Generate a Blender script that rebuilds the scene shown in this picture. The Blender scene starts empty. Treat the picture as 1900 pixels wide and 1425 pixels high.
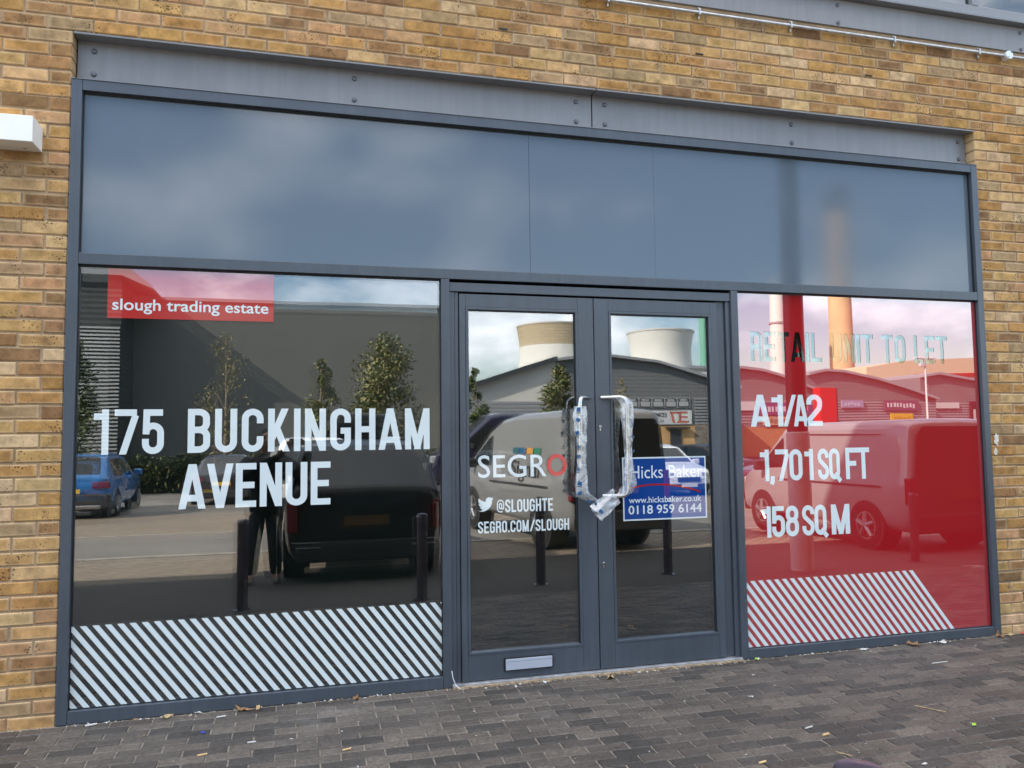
import bpy, bmesh, math, random
from mathutils import Vector, Matrix, noise as mnoise
from mathutils.geometry import delaunay_2d_cdt
R = math.radians
rnd = random.Random(7)
sc = bpy.context.scene
col = sc.collection

# ------------------------------------------------------------------ camera
cam_d = bpy.data.cameras.new('camera')
cam = bpy.data.objects.new('camera', cam_d)
col.objects.link(cam)
cam_d.sensor_fit = 'HORIZONTAL'
cam_d.sensor_width = 36.0
cam_d.lens = 36.0 * 1468.93 / 1900.0
cam_d.clip_start = 0.02
cam_d.clip_end = 6000
rt = Vector((0.964951, -0.262116, -0.012835))
up = Vector((-0.005490, -0.069061, 0.997597))
fw = Vector((0.262373, 0.962562, 0.068079))
m = Matrix((rt, up, -fw)).transposed().to_4x4()
m.translation = Vector((1.17525, -4.59855, 1.43172))
cam.matrix_world = m
sc.camera = cam

# ------------------------------------------------------------------ light
SUN_AZ = Vector((-0.92, 0.39)).normalized()
SUN_EL = 35.0
sdir = Vector((SUN_AZ.x * math.cos(R(SUN_EL)), SUN_AZ.y * math.cos(R(SUN_EL)), math.sin(R(SUN_EL))))
ld = bpy.data.lights.new('sun', 'SUN')
ld.energy = 5.0
ld.angle = R(0.5)
ld.color = (1.0, 0.90, 0.76)
lo = bpy.data.objects.new('sun', ld)
col.objects.link(lo)
lo.rotation_euler = sdir.to_track_quat('Z', 'Y').to_euler()
lo.location = (-30, 20, 40)

world = bpy.data.worlds.new('World')
sc.world = world
world.use_nodes = True
nt = world.node_tree
nt.nodes.clear()
wo = nt.nodes.new('ShaderNodeOutputWorld')
bg = nt.nodes.new('ShaderNodeBackground')
bg.inputs['Strength'].default_value = 0.13
sky = nt.nodes.new('ShaderNodeTexSky')
sky.sky_type = 'NISHITA'
sky.sun_disc = False
sky.sun_elevation = R(SUN_EL)
sky.sun_rotation = math.atan2(SUN_AZ.x, SUN_AZ.y)
sky.air_density = 1.15
sky.dust_density = 0.5
sky.ozone_density = 2.5
tc = nt.nodes.new('ShaderNodeTexCoord')
mp = nt.nodes.new('ShaderNodeMapping')
mp.inputs['Scale'].default_value = (1.0, 1.0, 2.2)
mp.inputs['Location'].default_value = (3.1, 1.7, 0.4)
cn = nt.nodes.new('ShaderNodeTexNoise')
cn.inputs['Scale'].default_value = 3.2
cn.inputs['Detail'].default_value = 9
cn.inputs['Roughness'].default_value = 0.55
cr = nt.nodes.new('ShaderNodeValToRGB')
cr.color_ramp.elements[0].position = 0.53
cr.color_ramp.elements[1].position = 0.75
cn2 = nt.nodes.new('ShaderNodeTexNoise')
cn2.inputs['Scale'].default_value = 5.0
cn2.inputs['Detail'].default_value = 6
cc = nt.nodes.new('ShaderNodeMix')
cc.data_type = 'RGBA'
cc.inputs['A'].default_value = (9.0, 9.6, 10.8, 1)
cc.inputs['B'].default_value = (19.0, 18.4, 17.8, 1)
mx = nt.nodes.new('ShaderNodeMix')
mx.data_type = 'RGBA'
L = nt.links.new
L(tc.outputs['Generated'], mp.inputs['Vector'])
L(mp.outputs['Vector'], cn.inputs['Vector'])
L(mp.outputs['Vector'], cn2.inputs['Vector'])
L(cn.outputs['Fac'], cr.inputs['Fac'])
L(cn2.outputs['Fac'], cc.inputs['Factor'])
sz = nt.nodes.new('ShaderNodeSeparateXYZ')
zr = nt.nodes.new('ShaderNodeMapRange')  # unseen cloud overhead, added to warm and brighten the light
zr.interpolation_type = 'SMOOTHSTEP'
zr.inputs['From Min'].default_value = 0.50
zr.inputs['From Max'].default_value = 0.85
zr.inputs['To Max'].default_value = 0.75
mxx = nt.nodes.new('ShaderNodeMath')
mxx.operation = 'MAXIMUM'
L(tc.outputs['Generated'], sz.inputs['Vector'])
L(sz.outputs['Z'], zr.inputs['Value'])
L(cr.outputs['Color'], mxx.inputs[0])
L(zr.outputs['Result'], mxx.inputs[1])
L(mxx.outputs[0], mx.inputs['Factor'])
L(sky.outputs['Color'], mx.inputs['A'])
L(cc.outputs['Result'], mx.inputs['B'])
L(mx.outputs['Result'], bg.inputs['Color'])
L(bg.outputs['Background'], wo.inputs['Surface'])

sc.view_settings.view_transform = 'Standard'
sc.view_settings.look = 'None'
sc.view_settings.gamma = 1.0
sc.view_settings.exposure = 1.42

# ------------------------------------------------------------------ helpers
def gz(Y):                      # ground height, Y = metres out from the shop front
    Y = abs(Y)
    return -0.04 * Y if Y < 7 else -0.28 - 0.01 * (min(Y, 40.0) - 7)

def empty(name, loc=(0, 0, 0), rz=0.0):
    o = bpy.data.objects.new(name, None)
    o.empty_display_size = 0.2
    o.location = loc
    o.rotation_euler = (0, 0, rz)
    col.objects.link(o)
    return o

def tag(o, label=None, cat=None, group=None, kind=None):
    if label: o['label'] = label
    if cat: o['category'] = cat
    if group: o['group'] = group
    if kind: o['kind'] = kind
    return o

class MB:
    def __init__(s):
        s.v = []; s.f = []; s.fc = []; s.uv = []
    def add(s, vs, fs, c=None, uvs=None):
        b = len(s.v)
        s.v += [tuple(p) for p in vs]
        for i, f in enumerate(fs):
            s.f.append(tuple(b + k for k in f)); s.fc.append(c)
            s.uv.append(uvs[i] if uvs else None)
    def box(s, x0, x1, y0, y1, z0, z1, c=None):
        vs = [(x0,y0,z0),(x1,y0,z0),(x1,y1,z0),(x0,y1,z0),(x0,y0,z1),(x1,y0,z1),(x1,y1,z1),(x0,y1,z1)]
        s.add(vs, [(3,2,1,0),(4,5,6,7),(0,1,5,4),(1,2,6,5),(2,3,7,6),(3,0,4,7)], c)
    def quad(s, a, b, c_, d, c=None):
        s.add([a,b,c_,d], [(0,1,2,3)], c)
    def tube(s, pts, rad, n=12, cap=True, c=None):
        pts = [Vector(p) for p in pts]
        if not isinstance(rad, (list, tuple)): rad = [rad] * len(pts)
        vs = []; fs = []
        u = None
        for i, p in enumerate(pts):
            t = (pts[min(i+1, len(pts)-1)] - pts[max(i-1, 0)]).normalized()
            if u is None:
                u = t.orthogonal().normalized()
            else:
                u = (u - t * u.dot(t)).normalized()
            w = t.cross(u)
            for k in range(n):
                a = 2 * math.pi * k / n
                vs.append(p + (u * math.cos(a) + w * math.sin(a)) * rad[i])
        for i in range(len(pts) - 1):
            for k in range(n):
                k2 = (k + 1) % n
                fs.append((i*n+k, i*n+k2, (i+1)*n+k2, (i+1)*n+k))
        if cap:
            fs.append(tuple(reversed(range(n))))
            fs.append(tuple(range((len(pts)-1)*n, len(pts)*n)))
        s.add(vs, fs, c)
    def lathe(s, prof, cx=0, cy=0, n=32, axis='z', c=None):
        vs = []; fs = []
        for (r, h) in prof:
            for k in range(n):
                a = 2 * math.pi * k / n
                if axis == 'z': vs.append((cx + r*math.cos(a), cy + r*math.sin(a), h))
                elif axis == 'y': vs.append((cx + r*math.cos(a), h, cy + r*math.sin(a)))
                else: vs.append((h, cx + r*math.cos(a), cy + r*math.sin(a)))
        for i in range(len(prof)-1):
            for k in range(n):
                k2 = (k+1) % n
                fs.append((i*n+k, i*n+k2, (i+1)*n+k2, (i+1)*n+k))
        if prof[0][0] > 1e-6: fs.append(tuple(reversed(range(n))))
        if prof[-1][0] > 1e-6: fs.append(tuple(range((len(prof)-1)*n, len(prof)*n)))
        s.add(vs, fs, c)
    def prism(s, poly, y0, y1, c=None):     # polygon in XZ, extruded along y
        n = len(poly)
        vs = [(p[0], y0, p[1]) for p in poly] + [(p[0], y1, p[1]) for p in poly]
        fs = [tuple(range(n)), tuple(reversed(range(n, 2*n)))]
        for i in range(n):
            j = (i+1) % n
            fs.append((i, i+n, j+n, j))
        s.add(vs, fs, c)
    def build(s, name, mat, parent=None, smooth=False, bevel=0.0, seg=2, angle=30):
        me = bpy.data.meshes.new(name)
        me.from_pydata(s.v, [], s.f)
        me.validate()
        if any(x is not None for x in s.fc) and len(me.polygons) == len(s.fc):
            at = me.color_attributes.new('tint', 'FLOAT_COLOR', 'CORNER')
            for p, c_ in zip(me.polygons, s.fc):
                for li in p.loop_indices: at.data[li].color = (*(c_ or (1,1,1)), 1.0)
        if any(x is not None for x in s.uv) and len(me.polygons) == len(s.uv):
            ul = me.uv_layers.new(name='UVMap')
            for p, u in zip(me.polygons, s.uv):
                if u:
                    for li, q in zip(p.loop_indices, u): ul.data[li].uv = q
        if isinstance(mat, (list, tuple)):
            for q in mat: me.materials.append(q)
        else:
            me.materials.append(mat)
        bm = bmesh.new(); bm.from_mesh(me)
        bmesh.ops.recalc_face_normals(bm, faces=bm.faces)
        bm.to_mesh(me); bm.free()
        if smooth:
            for p in me.polygons: p.use_smooth = True
            if hasattr(me, 'set_sharp_from_angle'): me.set_sharp_from_angle(angle=R(angle))
        o = bpy.data.objects.new(name, me)
        col.objects.link(o)
        if bevel > 0:
            bv = o.modifiers.new('bevel', 'BEVEL'); bv.width = bevel; bv.segments = seg; bv.limit_method = 'ANGLE'; bv.angle_limit = R(40)
        if parent: o.parent = parent
        return o

# ------------------------------------------------------------------ materials
def nmat(name):
    mt = bpy.data.materials.new(name)
    mt.use_nodes = True
    return mt, mt.node_tree, mt.node_tree.nodes['Principled BSDF']

def mat(name, c, rough=0.5, metal=0.0, spec=0.5, var=0.0, scale=8.0, bump=0.0, bscale=40.0, coat=0.0, emit=None, attr=False, trans=0.0):
    mt, t, p = nmat(name)
    p.inputs['Base Color'].default_value = (*c, 1)
    p.inputs['Roughness'].default_value = rough
    p.inputs['Metallic'].default_value = metal
    p.inputs['Specular IOR Level'].default_value = spec
    if coat: p.inputs['Coat Weight'].default_value = coat; p.inputs['Coat Roughness'].default_value = 0.05
    tcn = t.nodes.new('ShaderNodeTexCoord')
    src = None
    if attr:
        a = t.nodes.new('ShaderNodeAttribute'); a.attribute_name = 'tint'
        src = a.outputs['Color']
        t.links.new(src, p.inputs['Base Color'])
    if var:
        n = t.nodes.new('ShaderNodeTexNoise'); n.inputs['Scale'].default_value = scale; n.inputs['Detail'].default_value = 6
        mr = t.nodes.new('ShaderNodeMapRange'); mr.inputs['To Min'].default_value = 1 - var; mr.inputs['To Max'].default_value = 1 + var
        mr.inputs['From Min'].default_value = 0.3; mr.inputs['From Max'].default_value = 0.7
        mm = t.nodes.new('ShaderNodeMix'); mm.data_type = 'RGBA'; mm.blend_type = 'MULTIPLY'; mm.inputs['Factor'].default_value = 1
        mm.inputs['A'].default_value = (*c, 1)
        if src: t.links.new(src, mm.inputs['A'])
        t.links.new(tcn.outputs['Object'], n.inputs['Vector'])
        t.links.new(n.outputs['Fac'], mr.inputs['Value'])
        t.links.new(mr.outputs['Result'], mm.inputs['B'])
        t.links.new(mm.outputs['Result'], p.inputs['Base Color'])
        r2 = t.nodes.new('ShaderNodeMapRange'); r2.inputs['To Min'].default_value = max(0.02, rough - var*0.4); r2.inputs['To Max'].default_value = min(1, rough + var*0.4)
        t.links.new(n.outputs['Fac'], r2.inputs['Value']); t.links.new(r2.outputs['Result'], p.inputs['Roughness'])
    if bump:
        n = t.nodes.new('ShaderNodeTexNoise'); n.inputs['Scale'].default_value = bscale; n.inputs['Detail'].default_value = 5
        b = t.nodes.new('ShaderNodeBump'); b.inputs['Strength'].default_value = bump; b.inputs['Distance'].default_value = 0.02
        t.links.new(tcn.outputs['Object'], n.inputs['Vector'])
        t.links.new(n.outputs['Fac'], b.inputs['Height']); t.links.new(b.outputs['Normal'], p.inputs['Normal'])
    return mt

def brick_mat(name='stock_brick'):
    mt, t, p = nmat(name)
    N = t.nodes.new; Lk = t.links.new
    a = N('ShaderNodeAttribute'); a.attribute_name = 'tint'
    tcn = N('ShaderNodeTexCoord')
    # blotchy variation inside a brick
    n1 = N('ShaderNodeTexNoise'); n1.inputs['Scale'].default_value = 14; n1.inputs['Detail'].default_value = 8; n1.inputs['Roughness'].default_value = 0.65
    Lk(tcn.outputs['Object'], n1.inputs['Vector'])
    mr = N('ShaderNodeMapRange'); mr.inputs['From Min'].default_value = 0.3; mr.inputs['From Max'].default_value = 0.72; mr.inputs['To Min'].default_value = 0.55; mr.inputs['To Max'].default_value = 1.28
    Lk(n1.outputs['Fac'], mr.inputs['Value'])
    m1 = N('ShaderNodeMix'); m1.data_type = 'RGBA'; m1.blend_type = 'MULTIPLY'; m1.inputs['Factor'].default_value = 1
    Lk(a.outputs['Color'], m1.inputs['A']); Lk(mr.outputs['Result'], m1.inputs['B'])
    # pale fired edges of each brick (from its own UV)
    uv = N('ShaderNodeUVMap')
    sx = N('ShaderNodeSeparateXYZ'); 
    wob = N('ShaderNodeTexNoise'); wob.inputs['Scale'].default_value = 22; wob.inputs['Detail'].default_value = 3
    Lk(tcn.outputs['Object'], wob.inputs['Vector'])
    Lk(uv.outputs['UV'], sx.inputs['Vector'])
    def edge(sock, k):
        s1 = N('ShaderNodeMath'); s1.operation = 'SUBTRACT'; s1.inputs[1].default_value = 0.5; Lk(sock, s1.inputs[0])
        s2 = N('ShaderNodeMath'); s2.operation = 'ABSOLUTE'; Lk(s1.outputs[0], s2.inputs[0])
        s3 = N('ShaderNodeMapRange'); s3.inputs['From Min'].default_value = k; s3.inputs['From Max'].default_value = 0.5; Lk(s2.outputs[0], s3.inputs['Value'])
        return s3.outputs['Result']
    e1 = edge(sx.outputs['X'], 0.40); e2 = edge(sx.outputs['Y'], 0.30)
    mxm = N('ShaderNodeMath'); mxm.operation = 'MAXIMUM'; Lk(e1, mxm.inputs[0]); Lk(e2, mxm.inputs[1])
    em = N('ShaderNodeMath'); em.operation = 'MULTIPLY'; Lk(mxm.outputs[0], em.inputs[0]); Lk(wob.outputs['Fac'], em.inputs[1])
    m2 = N('ShaderNodeMix'); m2.data_type = 'RGBA'
    m2.inputs['B'].default_value = (0.68, 0.50, 0.30, 1)
    ek = N('ShaderNodeMath'); ek.operation = 'MULTIPLY'; ek.inputs[1].default_value = 0.9; Lk(em.outputs[0], ek.inputs[0])
    Lk(ek.outputs[0], m2.inputs['Factor']); Lk(m1.outputs['Result'], m2.inputs['A'])
    # dark iron spots
    vo = N('ShaderNodeTexVoronoi'); vo.inputs['Scale'].default_value = 62
    Lk(tcn.outputs['Object'], vo.inputs['Vector'])
    n3 = N('ShaderNodeTexNoise'); n3.inputs['Scale'].default_value = 5.5; Lk(tcn.outputs['Object'], n3.inputs['Vector'])
    th = N('ShaderNodeMapRange'); th.inputs['From Min'].default_value = 0.46; th.inputs['From Max'].default_value = 0.66; th.inputs['To Min'].default_value = 0.05; th.inputs['To Max'].default_value = 0.32
    Lk(n3.outputs['Fac'], th.inputs['Value'])
    lt = N('ShaderNodeMath'); lt.operation = 'LESS_THAN'; Lk(vo.outputs['Distance'], lt.inputs[0]); Lk(th.outputs['Result'], lt.inputs[1])
    l2 = N('ShaderNodeMath'); l2.operation = 'MULTIPLY'; l2.inputs[1].default_value = 0.8; Lk(lt.outputs[0], l2.inputs[0])
    m3 = N('ShaderNodeMix'); m3.data_type = 'RGBA'; m3.inputs['B'].default_value = (0.05, 0.03, 0.02, 1)
    Lk(l2.outputs[0], m3.inputs['Factor']); Lk(m2.outputs['Result'], m3.inputs['A'])
    Lk(m3.outputs['Result'], p.inputs['Base Color'])
    p.inputs['Roughness'].default_value = 0.9
    p.inputs['Specular IOR Level'].default_value = 0.15
    n4 = N('ShaderNodeTexNoise'); n4.inputs['Scale'].default_value = 55; n4.inputs['Detail'].default_value = 6; Lk(tcn.outputs['Object'], n4.inputs['Vector'])
    sub = N('ShaderNodeMath'); sub.operation = 'SUBTRACT'; Lk(n4.outputs['Fac'], sub.inputs[0]); Lk(lt.outputs[0], sub.inputs[1])
    b = N('ShaderNodeBump'); b.inputs['Strength'].default_value = 0.55; b.inputs['Distance'].default_value = 0.004
    Lk(sub.outputs[0], b.inputs['Height']); Lk(b.outputs['Normal'], p.inputs['Normal'])
    return mt

def flat_brick_mat(name, c1, c2, mortar, sx=1.0):
    mt, t, p = nmat(name)
    N = t.nodes.new; Lk = t.links.new
    g = N('ShaderNodeTexCoord'); s = N('ShaderNodeSeparateXYZ'); cb = N('ShaderNodeCombineXYZ')
    Lk(g.outputs['Object'], s.inputs['Vector']); Lk(s.outputs['X'], cb.inputs['X']); Lk(s.outputs['Z'], cb.inputs['Y'])
    br = N('ShaderNodeTexBrick')
    br.inputs['Scale'].default_value = 1.0; br.inputs['Brick Width'].default_value = 0.225*sx; br.inputs['Row Height'].default_value = 0.075*sx
    br.inputs['Mortar Size'].default_value = 0.005*sx
    br.inputs['Color1'].default_value = (*c1, 1); br.inputs['Color2'].default_value = (*c2, 1); br.inputs['Mortar'].default_value = (*mortar, 1)
    Lk(cb.outputs['Vector'], br.inputs['Vector']); Lk(br.outputs['Color'], p.inputs['Base Color'])
    p.inputs['Roughness'].default_value = 0.9
    return mt

def glass_mat(name, fac, tint=(1,1,1), wave=0.0, under=None, rough=0.0, seed=0.0, wscale=1.1):
    """a real pane: part mirror, part see-through (or, with 'under', part mirror over a dark lining)"""
    mt = bpy.data.materials.new(name); mt.use_nodes = True
    t = mt.node_tree; t.nodes.clear(); N = t.nodes.new; Lk = t.links.new
    out = N('ShaderNodeOutputMaterial'); mixs = N('ShaderNodeMixShader')
    gl = N('ShaderNodeBsdfGlossy'); gl.inputs['Roughness'].default_value = rough
    gl.inputs['Color'].default_value = (0.98, 0.99, 1.0, 1)
    if under is None:
        ot = N('ShaderNodeBsdfTransparent'); ot.inputs['Color'].default_value = (*tint, 1)
    else:
        ot = N('ShaderNodeBsdfDiffuse'); ot.inputs['Color'].default_value = (*under, 1)
    fr = N('ShaderNodeLayerWeight'); fr.inputs['Blend'].default_value = 0.5
    pw = N('ShaderNodeMath'); pw.operation = 'POWER'; pw.inputs[1].default_value = 4.5
    ad = N('ShaderNodeMath'); ad.operation = 'MULTIPLY_ADD'; ad.inputs[1].default_value = 0.8; ad.inputs[2].default_value = fac; ad.use_clamp = True
    Lk(fr.outputs['Facing'], pw.inputs[0]); Lk(pw.outputs[0], ad.inputs[0]); Lk(ad.outputs[0], mixs.inputs[0])
    Lk(ot.outputs[0], mixs.inputs[1]); Lk(gl.outputs[0], mixs.inputs[2]); Lk(mixs.outputs[0], out.inputs['Surface'])
    if wave:
        g = N('ShaderNodeTexCoord'); mpp = N('ShaderNodeMapping'); mpp.inputs['Location'].default_value = (seed*0.1, seed*0.13, seed*0.07)
        n = N('ShaderNodeTexNoise'); n.inputs['Scale'].default_value = wscale; n.inputs['Detail'].default_value = 1.0
        b = N('ShaderNodeBump'); b.inputs['Strength'].default_value = 1.0; b.inputs['Distance'].default_value = wave
        Lk(g.outputs['Object'], mpp.inputs['Vector']); Lk(mpp.outputs['Vector'], n.inputs['Vector'])
        Lk(n.outputs['Fac'], b.inputs['Height']); Lk(b.outputs['Normal'], gl.inputs['Normal'])
    return mt

M = {}
M['brick'] = brick_mat()
M['mortar'] = mat('mortar', (0.42, 0.30, 0.19), 0.95, var=0.25, scale=6, bump=0.4, bscale=120, spec=0.1)
M['frame'] = mat('anthracite_paint', (0.060, 0.073, 0.090), 0.30, var=0.10, scale=3, bump=0.02, bscale=300, spec=0.6)
M['fascia'] = mat('grey_metal_paint', (0.20, 0.203, 0.212), 0.33, var=0.10, scale=1.5, bump=0.02, bscale=300, spec=0.6)
M['upfascia'] = mat('upper_grey_paint', (0.24, 0.24, 0.245), 0.45, var=0.08, scale=2)
M['bolt'] = mat('bolt_steel', (0.12, 0.125, 0.14), 0.35, metal=0.6)
def streaks(mt, amt):
    t = mt.node_tree; p = t.nodes['Principled BSDF']; N = t.nodes.new; Lk = t.links.new
    src = p.inputs['Base Color'].links[0].from_socket
    g = N('ShaderNodeTexCoord'); mp_ = N('ShaderNodeMapping'); mp_.inputs['Scale'].default_value = (26, 26, 1.4)
    n = N('ShaderNodeTexNoise'); n.inputs['Scale'].default_value = 1.0; n.inputs['Detail'].default_value = 7; n.inputs['Roughness'].default_value = 0.7
    r = N('ShaderNodeMapRange'); r.inputs['From Min'].default_value = 0.35; r.inputs['From Max'].default_value = 0.75; r.inputs['To Min'].default_value = 1 - amt; r.inputs['To Max'].default_value = 1 + amt*1.6
    m_ = N('ShaderNodeMix'); m_.data_type = 'RGBA'; m_.blend_type = 'MULTIPLY'; m_.inputs['Factor'].default_value = 1
    Lk(g.outputs['Object'], mp_.inputs['Vector']); Lk(mp_.outputs['Vector'], n.inputs['Vector']); Lk(n.outputs['Fac'], r.inputs['Value'])
    Lk(src, m_.inputs['A']); Lk(r.outputs['Result'], m_.inputs['B']); Lk(m_.outputs['Result'], p.inputs['Base Color'])
streaks(M['frame'], 0.10); streaks(M['fascia'], 0.07); streaks(M['upfascia'], 0.07)
M['black'] = mat('black_gap', (0.006, 0.006, 0.007), 0.6)
M['gasket'] = mat('black_gasket', (0.012, 0.012, 0.013), 0.5)
M['alu'] = mat('brushed_aluminium', (0.55, 0.56, 0.58), 0.35, metal=0.9, var=0.12, scale=20)
M['steel'] = mat('satin_steel', (0.62, 0.60, 0.57), 0.24, metal=1.0, var=0.08, scale=30)
M['galv'] = mat('galvanised_steel', (0.55, 0.55, 0.55), 0.38, metal=0.85, var=0.2, scale=30)
M['whitebox'] = mat('white_powdercoat', (0.86, 0.85, 0.80), 0.4, var=0.03)
M['vinyl'] = glass_mat('white_vinyl', 0.13, under=(0.70, 0.77, 0.77))
M['vinyl_red'] = glass_mat('red_vinyl', 0.265, under=(0.41, 0.014, 0.019), wave=0.0004)
M['vinyl_red2'] = glass_mat('red_logo_vinyl', 0.20, under=(0.48, 0.035, 0.03))
M['vinyl_ring'] = glass_mat('red_ring_vinyl', 0.09, under=(0.60, 0.035, 0.03))
M['sign_blue'] = glass_mat('blue_vinyl', 0.20, under=(0.006, 0.055, 0.26))
M['sign_white'] = glass_mat('sign_white', 0.13, under=(0.66, 0.73, 0.75))
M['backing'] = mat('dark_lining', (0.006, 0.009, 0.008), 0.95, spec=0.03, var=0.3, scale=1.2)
M['threshold'] = mat('threshold_alu', (0.42, 0.43, 0.45), 0.45, metal=0.6, var=0.3, scale=14)
M['grout'] = mat('sandy_bedding', (0.36, 0.27, 0.17), 0.95, var=0.4, scale=40, bump=0.8, bscale=90)

def paver_mat():
    mt, t, p = nmat('block_paving')
    N = t.nodes.new; Lk = t.links.new
    a = N('ShaderNodeAttribute'); a.attribute_name = 'tint'; g = N('ShaderNodeTexCoord')
    n1 = N('ShaderNodeTexNoise'); n1.inputs['Scale'].default_value = 2.3; n1.inputs['Detail'].default_value = 9; n1.inputs['Roughness'].default_value = 0.68
    n2 = N('ShaderNodeTexNoise'); n2.inputs['Scale'].default_value = 60; n2.inputs['Detail'].default_value = 7
    n3 = N('ShaderNodeTexNoise'); n3.inputs['Scale'].default_value = 1.1; n3.inputs['Detail'].default_value = 10; n3.inputs['Roughness'].default_value = 0.75
    for n in (n1, n2, n3): Lk(g.outputs['Object'], n.inputs['Vector'])
    r1 = N('ShaderNodeMapRange'); r1.inputs['From Min'].default_value = .3; r1.inputs['From Max'].default_value = .7; r1.inputs['To Min'].default_value = 0.75; r1.inputs['To Max'].default_value = 1.3
    r2 = N('ShaderNodeMapRange'); r2.inputs['From Min'].default_value = .3; r2.inputs['From Max'].default_value = .7; r2.inputs['To Min'].default_value = 0.62; r2.inputs['To Max'].default_value = 1.38
    Lk(n1.outputs['Fac'], r1.inputs['Value']); Lk(n2.outputs['Fac'], r2.inputs['Value'])
    mu = N('ShaderNodeMath'); mu.operation = 'MULTIPLY'; Lk(r1.outputs['Result'], mu.inputs[0]); Lk(r2.outputs['Result'], mu.inputs[1])
    m1 = N('ShaderNodeMix'); m1.data_type = 'RGBA'; m1.blend_type = 'MULTIPLY'; m1.inputs['Factor'].default_value = 1
    Lk(a.outputs['Color'], m1.inputs['A']); Lk(mu.outputs[0], m1.inputs['B'])
    # pale scuffs and dust
    r3 = N('ShaderNodeMapRange'); r3.inputs['From Min'].default_value = .60; r3.inputs['From Max'].default_value = .78; r3.inputs['To Max'].default_value = 0.55
    Lk(n3.outputs['Fac'], r3.inputs['Value'])
    m2 = N('ShaderNodeMix'); m2.data_type = 'RGBA'; m2.inputs['B'].default_value = (0.20, 0.185, 0.175, 1)
    Lk(r3.outputs['Result'], m2.inputs['Factor']); Lk(m1.outputs['Result'], m2.inputs['A'])
    vg = N('ShaderNodeTexVoronoi'); vg.inputs['Scale'].default_value = 2.6; vg.inputs['Randomness'].default_value = 1.0; Lk(g.outputs['Object'], vg.inputs['Vector'])
    lg = N('ShaderNodeMapRange'); lg.inputs['From Min'].default_value = 0.050; lg.inputs['From Max'].default_value = 0.036; lg.inputs['To Max'].default_value = 0.55; Lk(vg.outputs['Distance'], lg.inputs['Value'])
    mg = N('ShaderNodeMix'); mg.data_type = 'RGBA'; mg.inputs['B'].default_value = (0.035, 0.032, 0.031, 1)
    Lk(lg.outputs['Result'], mg.inputs['Factor']); Lk(m2.outputs['Result'], mg.inputs['A'])
    Lk(mg.outputs['Result'], p.inputs['Base Color'])
    p.inputs['Roughness'].default_value = 0.62; p.inputs['Specular IOR Level'].default_value = 0.4
    b = N('ShaderNodeBump'); b.inputs['Strength'].default_value = 0.6; b.inputs['Distance'].default_value = 0.003
    Lk(n2.outputs['Fac'], b.inputs['Height']); Lk(b.outputs['Normal'], p.inputs['Normal'])
    return mt
M['paver'] = paver_mat()
M['joint'] = mat('joint_sand', (0.24, 0.21, 0.175), 0.95, var=0.4, scale=30, bump=0.5, bscale=200)

# ------------------------------------------------------------------ lettering
def ribbon(pts, t, closed=False):
    """polyline -> list of quads (xz) of width t, mitred"""
    n = len(pts); P = [Vector((p[0], p[1])) for p in pts]
    offs = []
    for i in range(n):
        if closed: a, b, c_ = P[i-1], P[i], P[(i+1) % n]
        else: a, b, c_ = P[max(i-1,0)], P[i], P[min(i+1,n-1)]
        d1 = (b-a); d2 = (c_-b)
        if d1.length < 1e-9: d1 = d2
        if d2.length < 1e-9: d2 = d1
        d1.normalize(); d2.normalize()
        n1 = Vector((-d1.y, d1.x)); n2 = Vector((-d2.y, d2.x))
        mm = (n1+n2)
        if mm.length < 1e-6: mm = n1
        mm.normalize()
        offs.append(mm * (t/2) / max(0.35, mm.dot(n1)))
    out = []
    rng = range(n) if closed else range(n-1)
    for i in rng:
        j = (i+1) % n
        out.append([P[i]+offs[i], P[i]-offs[i], P[j]-offs[j], P[j]+offs[j]])
    return out

def clipz(poly, lo_, hi_):
    for sgn, lim in ((1, lo_), (-1, -hi_)):
        res = []
        for i in range(len(poly)):
            a, b = poly[i-1], poly[i]
            ia = sgn*a.y >= lim - 1e-9; ib = sgn*b.y >= lim - 1e-9
            if ia != ib:
                k = (lim/sgn - a.y) / (b.y - a.y)
                res.append(a.lerp(b, k))
            if ib: res.append(b)
        poly = res
        if not poly: break
    return poly

def arc(cx, cy, rx, ry, a0, a1, n=9):
    return [(cx + rx*math.cos(R(a0+(a1-a0)*i/n)), cy + ry*math.sin(R(a0+(a1-a0)*i/n))) for i in range(n+1)]

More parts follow.
